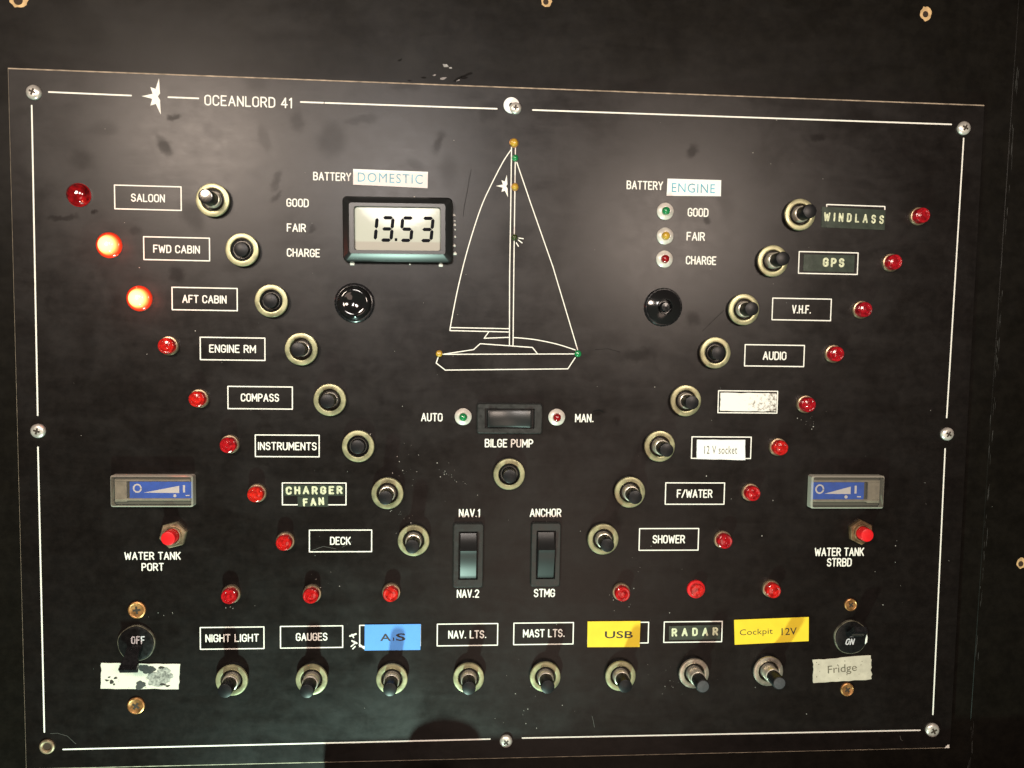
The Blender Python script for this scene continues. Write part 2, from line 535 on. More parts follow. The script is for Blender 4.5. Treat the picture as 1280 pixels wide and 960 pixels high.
# ------------------------------------------------------------------ engraving alphabet (single-line router letters)
G = {
 'A': (.56, [[(0, 0), (.28, 1), (.56, 0)], [(.1, .33), (.46, .33)]]),
 'B': (.5, [[(0, 0), (0, 1), (.27, 1)] + arc(.27, .765, .2, .235, 90, -90) + [(0, .53)], [(.27, .53)] + arc(.28, .265, .22, .265, 90, -90) + [(0, 0)]]),
 'C': (.5, [arc(.25, .75, .25, .25, 0, 180) + arc(.25, .25, .25, .25, 180, 360)]),
 'D': (.5, [[(0, 0), (0, 1), (.22, 1)] + arc(.22, .72, .28, .28, 90, 0) + arc(.22, .28, .28, .28, 0, -90) + [(0, 0)]]),
 'E': (.44, [[(.44, 0), (0, 0), (0, 1), (.44, 1)], [(0, .52), (.36, .52)]]),
 'F': (.44, [[(0, 0), (0, 1), (.44, 1)], [(0, .52), (.36, .52)]]),
 'G': (.5, [arc(.25, .75, .25, .25, 0, 180) + arc(.25, .25, .25, .25, 180, 360) + [(.5, .46)], [(.5, .46), (.29, .46)]]),
 'H': (.5, [[(0, 0), (0, 1)], [(.5, 0), (.5, 1)], [(0, .52), (.5, .52)]]),
 'I': (.0, [[(0, 0), (0, 1)]]),
 'K': (.5, [[(0, 0), (0, 1)], [(.5, 1), (0, .4)], [(.17, .58), (.5, 0)]]),
 'L': (.42, [[(0, 1), (0, 0), (.42, 0)]]),
 'M': (.62, [[(0, 0), (0, 1), (.31, .3), (.62, 1), (.62, 0)]]),
 'N': (.5, [[(0, 0), (0, 1), (.5, 0), (.5, 1)]]),
 'O': (.5, [arc(.25, .75, .25, .25, 0, 180) + arc(.25, .25, .25, .25, 180, 360) + [(.5, .75)]]),
 'P': (.48, [[(0, 0), (0, 1), (.23, 1)] + arc(.23, .73, .25, .27, 90, -90) + [(0, .46)]]),
 'R': (.5, [[(0, 0), (0, 1), (.25, 1)] + arc(.25, .74, .24, .26, 90, -90) + [(0, .48)], [(.25, .48), (.5, 0)]]),
 'S': (.48, [arc(.24, .76, .23, .24, 15, 255) + arc(.24, .26, .24, .26, 75, -165)]),
 'T': (.5, [[(0, 1), (.5, 1)], [(.25, 1), (.25, 0)]]),
 'U': (.5, [[(0, 1), (0, .25)] + arc(.25, .25, .25, .25, 180, 360) + [(.5, 1)]]),
 'V': (.52, [[(0, 1), (.26, 0), (.52, 1)]]),
 'W': (.74, [[(0, 1), (.17, 0), (.37, .8), (.57, 0), (.74, 1)]]),
 'Y': (.52, [[(0, 1), (.26, .48), (.52, 1)], [(.26, .48), (.26, 0)]]),
 '1': (.16, [[(0, .82), (.16, 1), (.16, 0)]]),
 '2': (.48, [arc(.24, .75, .24, .25, 170, -20) + [(.0, 0)], [(0, 0), (.48, 0)]]),
 '4': (.5, [[(.36, 0), (.36, 1), (0, .3), (.5, .3)]]),
 '/': (.4, [[(0, 0), (.4, 1)]]),
 '.': (.10, [[(.03, .04), (.06, .04)]]),
}
def letters(mb, s, cx, cy, width, cap, wd, z, gap=.24, space=.40, rot=0.0, slant=0.0, jit=0.0):
    """one line of router letters centred on cx, cy, fitted to width; all in metres"""
    adv, x = [], 0.0
    for ch in s:
        if ch == ' ':
            x += space
            continue
        adv.append((ch, x))
        x += G[ch][0] + gap
    tot = x - gap
    kx = (width - wd) / tot
    ky = cap - wd
    ca, sa = math.cos(rot), math.sin(rot)
    for ch, x0 in adv:
        jy = random.uniform(-jit, jit)
        for line in G[ch][1]:
            pts = []
            for (px, py) in line:
                X = (x0 + px) * kx - (width - wd) / 2 + slant * (py - .5) * ky
                Y = (py - .5 + jy) * ky
                pts.append((cx + X * ca - Y * sa, cy + X * sa + Y * ca))
            mb.stroke(pts, wd, z)
    return mb

# ------------------------------------------------------------------ the setting: black bulkhead board round the panel
ZB = -0.0026
bb = MB()
sx0 = at(1276, 30)[0]
def seam(y):                        # worn seam down the right-hand side
    a, b = at(1276, 30), at(1214, 955)
    return a[0] + (b[0] - a[0]) * (y - a[1]) / (b[1] - a[1])
Y0, Y1 = -.30, .30
bb.prism([(-.40, Y0), (seam(Y0) - .00002, Y0), (seam(Y1) - .00002, Y1), (-.40, Y1)], ZB - .014, ZB)
bulk = bb.build("bulkhead", M['board'], None, 0)
tag(bulk, "black painted board the switch panel is screwed to", "wall", kind="structure")
sb_ = MB()
poly = [(seam(Y0) + .00002, Y0), (.42, Y0), (.42, Y1), (seam(Y1) + .00002, Y1)]
sb_.prism(poly, ZB - .014, ZB + .0002, .00018)
side = sb_.build("side_board", M['board'], None, 0)
tag(side, "black board beyond the worn seam at the far right edge", "wall", kind="structure")
# added lip with a bump, out of view, shaped to throw the shade along the foot of the panel
lg = MB()
lg.prism([(-.083, 0), (.30, 0), (.30, .004), (-.083, .004)], ZB, .0185)
lg.prism(arc(-.0335, .004, .0150, .0095, 180, 0, 16)[::-1] , .004, .0180)
shade_ledge = lg.build("shade_ledge", M['board'], bulk, 0, off=(0, -.1690, 0))

def hole(u, v, r, kx=1.0, ZB=ZB, bulk=None):
    bulk = bulk or globals()['bulk']
    x, y = at(u, v, ZB)
    k = sc(u, v)
    a = MB()
    o = [(x + r * k * (1 + random.uniform(-.13, .13)) * math.cos(t * PI / 9) , y + r * k * kx * (1 + random.uniform(-.13, .13)) * math.sin(t * PI / 9)) for t in range(18)]
    a.flat(o, ZB + .00006)
    h = a.build("screw_hole", M['wood'], bulk, 0)
    b = MB()
    b.flat([(x + (-.1 + .5 * math.cos(t * PI / 8)) * r * k, y + (-.12 + .52 * math.sin(t * PI / 8)) * r * k) for t in range(16)], ZB + .00012)
    b.build("bore", M['hole'], h, 0)
hole(1157.5, 17, 7.2, 1.2)
hole(683, 1.5, 7.0, 1.0)
hole(24, -1, 12, .95)
hole(1276.5, 704, 6.5, 1.0, ZB + .0002, side)
ch = MB()
for (u, v, a, b_) in ((557, 82, 5, 2.2), (563, 85, 2.5, 1), (554, 98, 4.5, 1.6), (543, 94, 2.5, 1.2), (572, 100.5, 3, 1)):
    x, y = at(u, v, ZB); k = sc(u, v); q = random.uniform(-.6, .3)
    ch.flat([(x + k * (a * math.cos(t) * random.uniform(.6, 1.1) * math.cos(q) - b_ * math.sin(t) * math.sin(q)), y + k * (a * math.cos(t) * math.sin(q) + b_ * math.sin(t) * random.uniform(.6, 1.1))) for t in [i * PI / 5 for i in range(10)]], ZB + .00006)
o = ch.build("paint_chips", mat("bare chips", (.30, .29, .28), .6, var=.5), bulk, 0); o["kind"] = "stuff"
ch = MB()
for (u, v, a, b_) in ((573, 98, 9, 1.6), (585, 93, 7, 1.5), (530, 97, 4, 1), (580, 97, 6, 2), (500, 75, 4, 1), (512, 101, 3, 1)):
    x, y = at(u, v, ZB); k = sc(u, v); q = random.uniform(-.1, .5)
    ch.flat([(x + k * (a * math.cos(t) * random.uniform(.6, 1.1) * math.cos(q) - b_ * math.sin(t) * math.sin(q)), y + k * (a * math.cos(t) * math.sin(q) + b_ * math.sin(t) * random.uniform(.6, 1.1))) for t in [i * PI / 5 for i in range(10)]], ZB + .00009)
o = ch.build("dents", M['scratch'], bulk, 0); o["kind"] = "stuff"
ch = MB()
for i in range(70):                 # rubbed paint along the seam
    t = random.random()
    y = Y1 * .55 + (-.165 - Y1 * .55) * t
    x = seam(y) + .0011 + random.gauss(0, .0005)
    l = random.uniform(.0006, .004); d = random.uniform(.00006, .0002)
    ch.flat([(x, y - l), (x + d, y - l * .4), (x + d, y + l), (x - d * .6, y + l * .5)], ZB + .00026 + i * 2e-7)
o = ch.build("rubbed_edge", mat("rubbed paint", (.035, .034, .031), .55), side, 0); o["kind"] = "stuff"

# ------------------------------------------------------------------ the panel plate and its engraving
PW, PH = .42, .2983293
panel = bpy.data.objects.new("switch_panel", None)
COL.objects.link(panel); place(panel, 0, 0, 0)
tag(panel, "large black laminate boat switch panel engraved with white legends and a yacht outline", "switch panel")
cw = .00055
def rect(w_, h_, cx=0, cy=0):
    return [(cx - w_ / 2, cy - h_ / 2), (cx + w_ / 2, cy - h_ / 2), (cx + w_ / 2, cy + h_ / 2), (cx - w_ / 2, cy + h_ / 2)]
def rect4(l, r, b, t):
    return [(l, b), (r, b), (r, t), (l, t)]
ct, cl, cb, cr = .00062, .00036, .00050, .00022
outer = rect4(-PW / 2, PW / 2, -PH / 2, PH / 2)
inner = rect4(-PW / 2 + cl, PW / 2 - cr, -PH / 2 + cb, PH / 2 - ct)
pb = MB()
pb.add([(x, y, ZB - .0002) for x, y in outer] + [(x, y, -.0004) for x, y in outer], [(0, 1, 5, 4), (1, 2, 6, 5), (2, 3, 7, 6), (3, 0, 4, 7)])
pb.flat(inner, 0)
pb.build("plate", M['panel'], panel, 0)
pe = MB()
pe.add([(x, y, -.0004) for x, y in outer] + [(x, y, 0) for x, y in inner], [(0, 1, 5, 4), (1, 2, 6, 5), (2, 3, 7, 6), (3, 0, 4, 7)])
pe.build("laminate_edge", M['edge'], panel, 0)
cx_, cy_ = at(1186, 934.5)
MB().flat([(cx_ + .0002, cy_ - .0002), (cx_ + .0002, cy_ + .0014), (cx_ - .0008, cy_ + .0014), (cx_ - .0022, cy_ - .0002)], .00004).build("chipped_corner", M['glue'], panel, 0)
EZ = .00003
LW = .00047
def P(*uv): return [at(*q) for q in uv]
# border line
b = MB()
for a_, e_ in (((61, 115), (164, 119.5)), ((210.5, 121.5), (248, 123)), ((376, 127.5), (404, 128.5)), ((406.5, 128.6), (621, 136)), ((666, 137.5), (1189, 155.5)),
               ((39.7, 132), (47.2, 519)), ((47.5, 559), (55.5, 915)), ((1204.5, 173), (1183.3, 522)), ((1181.3, 561), (1166, 893)),
               ((79, 936.7), (612.5, 923.8)), ((653, 922.5), (1150, 912.7))):
    b.stroke(P(a_, e_), LW * 1.35, EZ)
b.build("border_line", M['white'], panel, 0)
# bird star
def star(mb, k, ou, ov):
    pts = [(795, 392), (778, 445), (752, 435), (763, 469), (708, 481), (761, 494), (752, 528), (779, 520), (804, 572), (800, 500), (789, 482), (800, 468)]
    q = [at(ou + (x / 4 - 189) * k, ov + (y / 4 - 120.5) * k) for x, y in pts][::-1]
    a = sum(q[i - 1][0] * q[i][1] - q[i][0] * q[i - 1][1] for i in range(len(q)))
    if a < 0: q = q[::-1]
    mb.flat(q, EZ)
    return mb
star(MB(), 1.0, 189, 120.5).build("star_emblem", M['white'], panel, 0)
star(MB(), .62, 627.5, 232.6).build("star_emblem", M['white'], panel, 0)

def legend(text, u, v, wpx, cap=10.6, frame=None, wd=1.52, name="engraved_legend"):
    mb = MB()
    if text:
        lines = text if isinstance(text, list) else [(text, u, v, wpx)]
        for (s, uu, vv, ww) in lines:
            x, y = at(uu, vv); k = sc(uu, vv)
            letters(mb, s, x, y, ww * k, cap * k, wd * k, EZ)
    if frame:
        q = P(*frame)
        l, r = (q[0][0] + q[3][0]) / 2, (q[1][0] + q[2][0]) / 2
        t, bt = (q[0][1] + q[1][1]) / 2, (q[2][1] + q[3][1]) / 2
        mb.stroke([(l, t), (r, t), (r, bt), (l, bt)], LW * 1.05, EZ, True)
    o = mb.build(name, M['white'], panel, 0)
    return o
legend("OCEANLORD 41", 310.5, 127, 109.5, 13.4, None, 1.7, "engraved_title")
for (t, u, v, wp, fr) in (
    ("SALOON", 185, 247.5, 42.5, ((143, 231.2), (226.5, 233.8), (226.5, 263), (143.8, 261))),
    ("FWD CABIN", 220.8, 311.5, 58.5, ((179.8, 295.7), (262, 298), (262, 326), (179.8, 324.5))),
    ("AFT CABIN", 255.6, 374, 55.5, ((215, 358.7), (296.7, 361), (296.5, 388.5), (215.5, 387))),
    ("ENGINE RM", 290.8, 436, 58.5, ((250.3, 421.4), (331.2, 422.8), (331.2, 450.5), (250.6, 449.6))),
    ("COMPASS", 325, 497, 48, ((285, 482.7), (365.5, 484), (365.5, 511.5), (285, 510.6))),
    ("INSTRUMENTS", 359.3, 557.7, 73.5, ((319, 543.7), (399, 544), (399, 571), (319.5, 570.6))),
    (None, 0, 0, 0, ((353, 603.5), (432.5, 604), (432.5, 631), (353, 631))),
    ("DECK", 425.5, 676, 26, ((386.6, 662.7), (464.6, 662.5), (464.5, 689.2), (387, 690))),
    ("NIGHT LIGHT", 290.3, 797.5, 67, ((250.4, 784.3), (330, 783.6), (330, 810.4), (250.6, 811.6))),
    ("GAUGES", 389.6, 796, 39.5, ((350.5, 783.2), (428.5, 782), (428.2, 809), (350.8, 810.2))),
    (None, 0, 0, 0, ((449.6, 781.8), (525.5, 780.8), (525.3, 807.2), (449.6, 808.2))),
    ("NAV. LTS.", 584.3, 793, 48, ((546.6, 780.3), (622, 779.2), (622, 806.2), (546.6, 807.4))),
    ("MAST LTS.", 680, 791.5, 52.5, ((642.4, 779), (716.6, 778), (716.4, 805), (642, 805.6))),
    (None, 0, 0, 0, ((735, 778.9), (810.6, 777.4), (810.3, 803.3), (734.8, 804.8))),
    (None, 0, 0, 0, ((830, 777.5), (902.6, 776.6), (902.2, 802), (830, 803))),
    ("V.H.F.", 1002, 386.7, 24, ((966, 372.6), (1039, 374), (1038.2, 401), (964.8, 399.5))),
    ("AUDIO", 968.3, 444.7, 29.5, ((931.2, 430.8), (1005.4, 431.8), (1004.6, 458.6), (930.8, 457))),
    (None, 0, 0, 0, ((898, 488.6), (972, 489), (971.2, 516.6), (897.6, 515.6))),
    (None, 0, 0, 0, ((864.6, 546), (939, 546.4), (938.2, 573), (864.6, 573))),
    ("F/WATER", 868.3, 617, 44.5, ((832, 603.6), (905.5, 603.6), (905, 630.3), (831.6, 630.2))),
    ("SHOWER", 836, 674, 40.5, ((799.2, 660.7), (873.2, 660.6), (872.6, 687.6), (799, 687.8))),
    (None, 0, 0, 0, ((999, 314.6), (1072.6, 316), (1071.6, 343), (998, 341.6))),
    ("GOOD", 372, 253.5, 28, None), ("FAIR", 370.5, 284.7, 24, None), ("CHARGE", 379.3, 316, 41.5, None),
    ("GOOD", 872.6, 265.5, 26, None), ("FAIR", 869.7, 295.5, 23, None), ("CHARGE", 876.3, 325.5, 38, None),
    ("BATTERY", 415.2, 220.7, 47.5, None), ("BATTERY", 806, 231.7, 45.5, None),
    ("AUTO", 539.8, 521.5, 27, None), ("MAN.", 730.6, 522.6, 23.5, None), ("BILGE PUMP", 636.3, 554, 60.5, None),
    ("NAV.1", 586.8, 641.3, 26.5, None), ("NAV.2", 585, 742, 28, None), ("ANCHOR", 682, 641, 39.5, None), ("STMG", 680.5, 741.2, 26.5, None),
    ([("WATER TANK", 190.8, 694.8, 70.5), ("PORT", 191, 708.6, 28)], 0, 0, 0, None),
    ([("WATER TANK", 1049.2, 689.8, 61.5), ("STRBD", 1049, 702.8, 31)], 0, 0, 0, None)):
    legend(t, u, v, wp, 10.4 if fr or not isinstance(t, str) else 10.6, fr)
mb = MB()       # the windlass frame shows only its top under the tape
mb.stroke(P((1033.2, 261), (1033.4, 255.6), (1106, 258.2), (1106, 262)), LW * 1.05, EZ)
mb.build("engraved_legend", M['white'], panel, 0)
# yacht outline
y = MB()
yw = LW * .92
y.stroke(P((639.4, 183), (638.4, 260), (637, 345), (636.8, 432)), yw, EZ)
y.stroke(P((644.3, 183), (643.3, 260), (642.2, 345), (641.3, 432)), yw, EZ)
y.stroke(spline(P((638.6, 187.5), (629, 202), (614.5, 230), (601, 260), (585, 310), (572, 362), (562.8, 409.4))), yw, EZ)
y.stroke(P((646, 203), (663, 253), (691, 333), (722, 437)), yw, EZ)
y.stroke(P((636.6, 410.9), (562.8, 409.4), (562.4, 413.2), (636.6, 415)), yw, EZ)
y.stroke(P((610.5, 415.4), (605.2, 422.8), (621, 422.2), (636.3, 421.7)), yw, EZ)
y.stroke(spline(P((642, 421.9), (658, 423.2), (674, 425.4), (697, 430.4), (719, 437.4))), yw, EZ)
y.stroke(P((554, 442.8), (592, 437), (600.2, 429.6), (665.5, 434.3), (671.8, 442.2)), yw, EZ)
y.stroke(P((552, 442.9), (718, 442.4)), yw, EZ)
y.stroke(P((547.6, 446.8), (545.2, 453.8), (556.6, 462.6), (709.8, 461), (719, 447)), yw, EZ)
for e in (((648.5, 297.6), (654, 298.4)), ((647.8, 300), (652.6, 303.6)), ((645.4, 303.6), (648, 307.8))):
    y.stroke(P(*e), yw, EZ)
y.build("yacht_outline", M['white'], panel, 0)
# wear on the plate
d = MB()
clus = [(510, 565, 9, 9), (508, 590, 8, 6), (555, 588, 8, 5), (575, 597, 5, 4), (501, 640, 7, 6), (205, 767, 8, 5), (500, 650, 10, 10), (430, 780, 8, 10), (650, 890, 30, 30),
        (810, 770, 26, 20), (840, 850, 14, 10), (770, 745, 8, 6), (1010, 530, 5, 4), (400, 735, 12, 10), (295, 756, 8, 3), (640, 620, 60, 50), (500, 560, 90, 80), (430, 690, 30, 14), (1120, 700, 40, 80), (660, 770, 40, 30)]
for i in range(230):
    if i < 150:
        q = random.choice(clus); u, v = random.gauss(q[0], q[2]), random.gauss(q[1], q[3])
    else:
        u, v = random.uniform(60, 1160), random.uniform(150, 900)
    x, yy = at(u, v); r = random.choice((.35, .45, .5, .6, .8, 1.0)) * U * random.uniform(.5, 1.0)
    n = 5; a0 = random.random() * 6
    d.flat([(x + r * random.uniform(.5, 1.3) * math.cos(a0 + t * 2 * PI / n), yy + r * random.uniform(.5, 1.3) * math.sin(a0 + t * 2 * PI / n)) for t in range(n)], .00001 + i * 1e-8)
o = d.build("dust_specks", M['dust'], panel, 0); o["kind"] = "stuff"
for pts_, wd_ in (
    (((589, 212), (586.5, 224), (584, 240), (580.5, 257), (579, 270)), .00022),
    (((905, 388), (890, 402), (878, 414)), .00020),
    (((744, 437), (760, 436), (775, 440)), .0002),
    (((742, 514), (749, 512.5), (754, 515)), .0006),):
    MB().stroke(P(*pts_), wd_, .00001).build("scratch", M['scratch'], panel, 0)
for pts_, wd_ in (
    (((63, 917), (72, 916.5), (84, 920), (95, 930)), .00012),
    (((740, 895), (742, 903), (743, 909)), .00012),
    (((1125, 920), (1126, 924), (1128, 926)), .00016),
    (((390, 688), (404, 683), (420, 686)), .00014),
    (((428, 684), (436, 679), (440, 677)), .00014),
    (((1075, 630), (1082, 624), (1090, 628)), .00014),):
    MB().stroke(P(*pts_), wd_, .00001).build("scuff", M['haze'], panel, 0)
g = MB()
for (a_, e_, wd) in (((437.5, 795), (445, 792.5), 2.2), ((440, 793), (442, 797), 1.6), ((440, 801), (446, 804), 2.0), ((439, 808), (445, 803), 1.6), ((441, 811), (444, 808), 1.6), ((449.6, 806), (457, 811.5), 2.4)):
    g.stroke(P(a_, e_), wd * U, .00004)
g.build("white_chips", M['glue'], panel, 0)

# ------------------------------------------------------------------ round breaker buttons
def breaker_proto():
    t = thing("breaker_button", "", "breaker button", 640, 480, 0, 0, "round breaker buttons in pale metal rings")
    MB().lathe([(19.2 * U, 0), (19.2 * U, 4.2 * U), (18.6 * U, 5 * U), (12 * U, 5 * U)], 48).build("base_nut", M['blackm'], t)
    MB().lathe([(18.8 * U, 4.6 * U), (19.9 * U, 5.4 * U), (19.9 * U, 6.6 * U), (19.2 * U, 7.6 * U), (15.2 * U, 8.4 * U), (13.9 * U, 8.1 * U), (13.4 * U, 7.4 * U)], 56).build("ring", M['bezel'], t, 40)
    MB().lathe([(13.45 * U, 7.5 * U), (13.0 * U, 6.6 * U), (11.6 * U, 2.4 * U), (9 * U, 2.0 * U)], 40).build("recess", M['recess'], t)
    MB().lathe([(10.9 * U, 1.0 * U), (10.9 * U, 5.0 * U), (10.5 * U, 5.8 * U), (9.3 * U, 5.8 * U), (9.2 * U, 2 * U)], 40).build("bushing", M['darksilver'], t)
    p = MB().lathe([(8.5 * U, -26 * U), (8.5 * U, -.7 * U), (8.3 * U, -.2 * U), (7.9 * U, 0), (0.01 * U, 0)], 36).build("plunger", M['plunger'], t, 30)
    MB().lathe([(9.9 * U, -44 * U), (9.9 * U, -21.5 * U), (9.5 * U, -20.6 * U), (8.4 * U, -20.2 * U)], 36).build("neck", M['silver'], p, 30)
    return t
B0 = breaker_proto()
breakers = [
 (265.4, 249.6, 33, "breaker with a silver-tipped plunger right of the SALOON legend"),
 (302.2, 312, 12, "pushed-in black breaker right of the FWD CABIN legend"),
 (338.8, 376, 13, "pushed-in black breaker right of the AFT CABIN legend"),
 (376.3, 436.4, 26, "round breaker right of the ENGINE RM legend"),
 (412, 500, 25, "round breaker right of the COMPASS legend"),
 (447.5, 558, 12, "round breaker right of the INSTRUMENTS legend"),
 (484.2, 617, 34, "round breaker right of the CHARGER FAN tapes"),
 (517, 676, 36, "round breaker right of the DECK legend"),
 (1000.5, 268, 35, "round breaker left of the WINDLASS tape"),
 (966.5, 326, 38, "round breaker left of the GPS legend box"),
 (930.3, 386.8, 34, "round breaker left of the V.H.F. legend"),
 (894.5, 441, 19, "pushed-in breaker left of the AUDIO legend"),
 (857.6, 501, 34, "round breaker left of the blank speckled white label"),
 (825, 558, 40, "round breaker left of the 12 V socket label"),
 (787.6, 615.6, 38, "round breaker left of the F/WATER legend"),
 (754.2, 674.4, 36, "round breaker left of the SHOWER legend"),
 (289.4, 851, 36, "breaker under the NIGHT LIGHT legend"),
 (389.4, 850, 39, "breaker under the GAUGES legend"),
 (489.8, 849.4, 36, "breaker under the blue tape label"),
 (585.8, 848, 36, "breaker under the NAV. LTS. legend"),
 (681.7, 846.6, 36, "breaker under the MAST LTS. legend"),
 (776, 845.6, 36, "breaker under the yellow USB tape"),
 (868, 842.4, 44, "grey-topped breaker under the RADAR tape"),
 (961, 839.6, 42, "grey-topped breaker under the yellow Cockpit tape"),
 (636.6, 593, 22, "single breaker standing under the BILGE PUMP legend")]
M['tipgrey'] = mat("grey plunger tip", (.06, .06, .064), .4, var=.2)
M['tipsilver'] = mat("shiny plunger tip", (.22, .21, .19), .16, 1.0, var=.2)
for i, (u, v, h, lab) in enumerate(breakers):
    o = B0 if i == 0 else dup(B0, u, v, 8 * U)
    o["label"] = lab
    x, yy = at(u, v, 8 * U)
    place(o, x, yy, 0, random.uniform(-3, 3))
    p = kid(o, "plunger")
    p.location = (0, 0, h * U)
    if h < 24:                       # pushed in: its pale neck stays hidden in the bushing
        for q in list(p.children):
            bpy.data.objects.remove(q)
for i, o in enumerate([q for q in COL.objects if q.get("category") == "breaker button"]):
    lab = o["label"]
    if "grey-topped" in lab:
        kid(o, "ring").data = kid(o, "ring").data.copy(); kid(o, "ring").data.materials[0] = M['bezelsilver']
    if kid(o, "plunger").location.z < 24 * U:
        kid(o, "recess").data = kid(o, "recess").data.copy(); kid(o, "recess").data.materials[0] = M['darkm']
    if "silver-tipped" in lab or "grey-topped" in lab:
        mt = M['tipsilver'] if "silver" in lab else M['tipgrey']
        p = kid(o, "plunger")
        MB().lathe([(7.6 * U, -.25 * U), (7.3 * U, .12 * U), (6.8 * U, .2 * U), (.01 * U, .35 * U)], 32).build("tip", mt, p, 30)

# ------------------------------------------------------------------ red indicator lamps
def lamp_proto():
    t = thing("indicator_lamp", "", "indicator lamp", 640, 480, 0, 0, "small red indicator lamps")
    MB().lathe([(11.6 * U, 0), (11.6 * U, 2.2 * U), (11.0 * U, 3.2 * U), (9.6 * U, 3.4 * U)], 40).build("ring", M['ring'], t)
    MB().lathe([(9.7 * U, 1 * U), (9.7 * U, 10.2 * U), (9.2 * U, 11.6 * U), (8.2 * U, 12.2 * U), (6.6 * U, 12.0 * U), (6.0 * U, 11.1 * U), (3.2 * U, 11.6 * U), (2.6 * U, 12.1 * U), (.01 * U, 12.3 * U)], 24).build("lens", M['red'], t, 24)
    return t
L0 = lamp_proto()
lamps = [(211.6, 432.2, "ENGINE RM legend", "left of"), (249.5, 498, "COMPASS legend", "left of"), (287.8, 555, "INSTRUMENTS legend", "left of"), (321.8, 616, "CHARGER FAN tapes", "left of"), (357, 676, "DECK legend", "left of"),
         (289.4, 742, "NIGHT LIGHT legend", "above"), (390.4, 741.4, "GAUGES legend", "above"), (489.2, 739.6, "blue tape label", "above"), (776.2, 739.2, "yellow USB tape", "above"), (963, 735.2, "yellow Cockpit tape", "above"),
         (1147.2, 270.6, "WINDLASS tape", "right of"), (1112.8, 328.4, "GPS legend box", "right of"), (1075.8, 387.2, "V.H.F. legend", "right of"), (1041, 442.2, "AUDIO legend", "right of"),
         (1006, 505, "blank speckled white label", "right of"), (971.8, 558.4, "12 V socket label", "right of"), (937.4, 615, "F/WATER legend", "right of"), (902.8, 674, "SHOWER legend", "right of")]
for i, (u, v, lab, side_) in enumerate(lamps):
    o = L0 if i == 0 else dup(L0, u, v)
    x, yy = at(u, v); place(o, x, yy, 0, random.uniform(-3, 3))
    o["label"] = "unlit red indicator lamp %s the %s" % (side_, lab)
# lamp with a red flange above RADAR
t = thing("indicator_lamp", "unlit red indicator lamp with a red flange above the RADAR tape", "indicator lamp", 869.6, 736, 0, .4, "small red indicator lamps")
MB().lathe([(11.8 * U, 0), (11.8 * U, 2.0 * U), (11.2 * U, 3.0 * U), (8.6 * U, 3.4 * U)], 40).build("flange", M['redbtn'], t)
MB().lathe([(8.8 * U, 1 * U), (8.6 * U, 8.2 * U), (8.0 * U, 9.2 * U), (.01 * U, 9.4 * U)], 32).build("lens", M['red'], t, 24)
# bigger clear dome, unlit
t = thing("indicator_lamp", "dark red unlit domed lamp left of the SALOON legend", "indicator lamp", 98, 243.4, 2 * U, 0, "small red indicator lamps")
MB().lathe([(13.2 * U, 0), (13.0 * U, 3 * U), (12.2 * U, 6 * U), (10.6 * U, 8.6 * U), (7.6 * U, 10.6 * U), (4 * U, 11.6 * U), (.01 * U, 11.9 * U)], 40).build("lens", M['redclear'], t, 60)
MB().lathe([(14 * U, 0), (13.9 * U, 1.2 * U), (12.9 * U, 1.6 * U)], 40).build("flange", M['dred'], t)
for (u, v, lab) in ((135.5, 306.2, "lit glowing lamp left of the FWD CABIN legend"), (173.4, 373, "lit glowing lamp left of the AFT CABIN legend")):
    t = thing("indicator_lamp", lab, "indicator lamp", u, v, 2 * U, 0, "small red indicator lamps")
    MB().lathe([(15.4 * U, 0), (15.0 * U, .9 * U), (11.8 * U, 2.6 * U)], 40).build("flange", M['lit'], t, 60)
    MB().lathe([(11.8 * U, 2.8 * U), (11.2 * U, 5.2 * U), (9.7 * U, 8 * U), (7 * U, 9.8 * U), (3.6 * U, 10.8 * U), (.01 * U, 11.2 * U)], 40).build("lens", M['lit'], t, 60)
    gd = bpy.data.lights.new("lamp_glow", 'POINT'); gd.energy = .012; gd.color = (1, .09, .04); gd.shadow_soft_size = .0012
    go = bpy.data.objects.new("lamp_glow", gd); COL.objects.link(go); go.parent = t; go.location = (0, 0, 16 * U)

# ------------------------------------------------------------------ small coloured lamps in white metal cups
def cup_lamp(u, v, key, lab):
    t = thing("cup_lamp", lab, "indicator lamp", u, v, 2 * U, 0, "small lamps in white metal cups")
    MB().lathe([(10.6 * U, 0), (10.6 * U, 1.4 * U), (9.6 * U, 2.6 * U), (6.0 * U, 4.2 * U), (5.2 * U, 4.0 * U), (5.0 * U, 1 * U)], 40, wob=.02).build("cup", M['cup'], t)
    MB().lathe([(5.1 * U, 2 * U), (5.0 * U, 6.4 * U), (4.2 * U, 8.6 * U), (2.4 * U, 9.8 * U), (.01 * U, 10.2 * U)], 28).build("lens", M[key], t, 60)
cup_lamp(831.8, 264, 'green', "green lamp in a white cup left of the right-hand GOOD legend")
cup_lamp(831.6, 295, 'amber', "amber lamp in a white cup left of the right-hand FAIR legend")
cup_lamp(830.8, 323.8, 'dred', "dark red lamp in a white cup left of the right-hand CHARGE legend")
cup_lamp(579, 521, 'green', "green lamp in a white cup right of the AUTO legend")
cup_lamp(696, 521.6, 'dred', "dark red lamp in a white cup left of the MAN. legend")
def pin_lamp(u, v, key, lab, r=4.6, brass=True):
    t = thing("pin_lamp", lab, "indicator lamp", u, v, 1.5 * U, 0, "tiny lamps on the yacht outline")
    if brass:
        MB().lathe([((r + .9) * U, 0), ((r + .9) * U, 1.2 * U), (r * U, 1.8 * U), ((r - .6) * U, 1.8 * U)], 28).build("ring", M['brass'], t)
    MB().lathe([(r * U, 0), (r * U, 3.0 * U), (r * .8 * U, 4.6 * U), (r * .4 * U, 5.4 * U), (.01 * U, 5.6 * U)], 24).build("lens", M[key], t, 60)
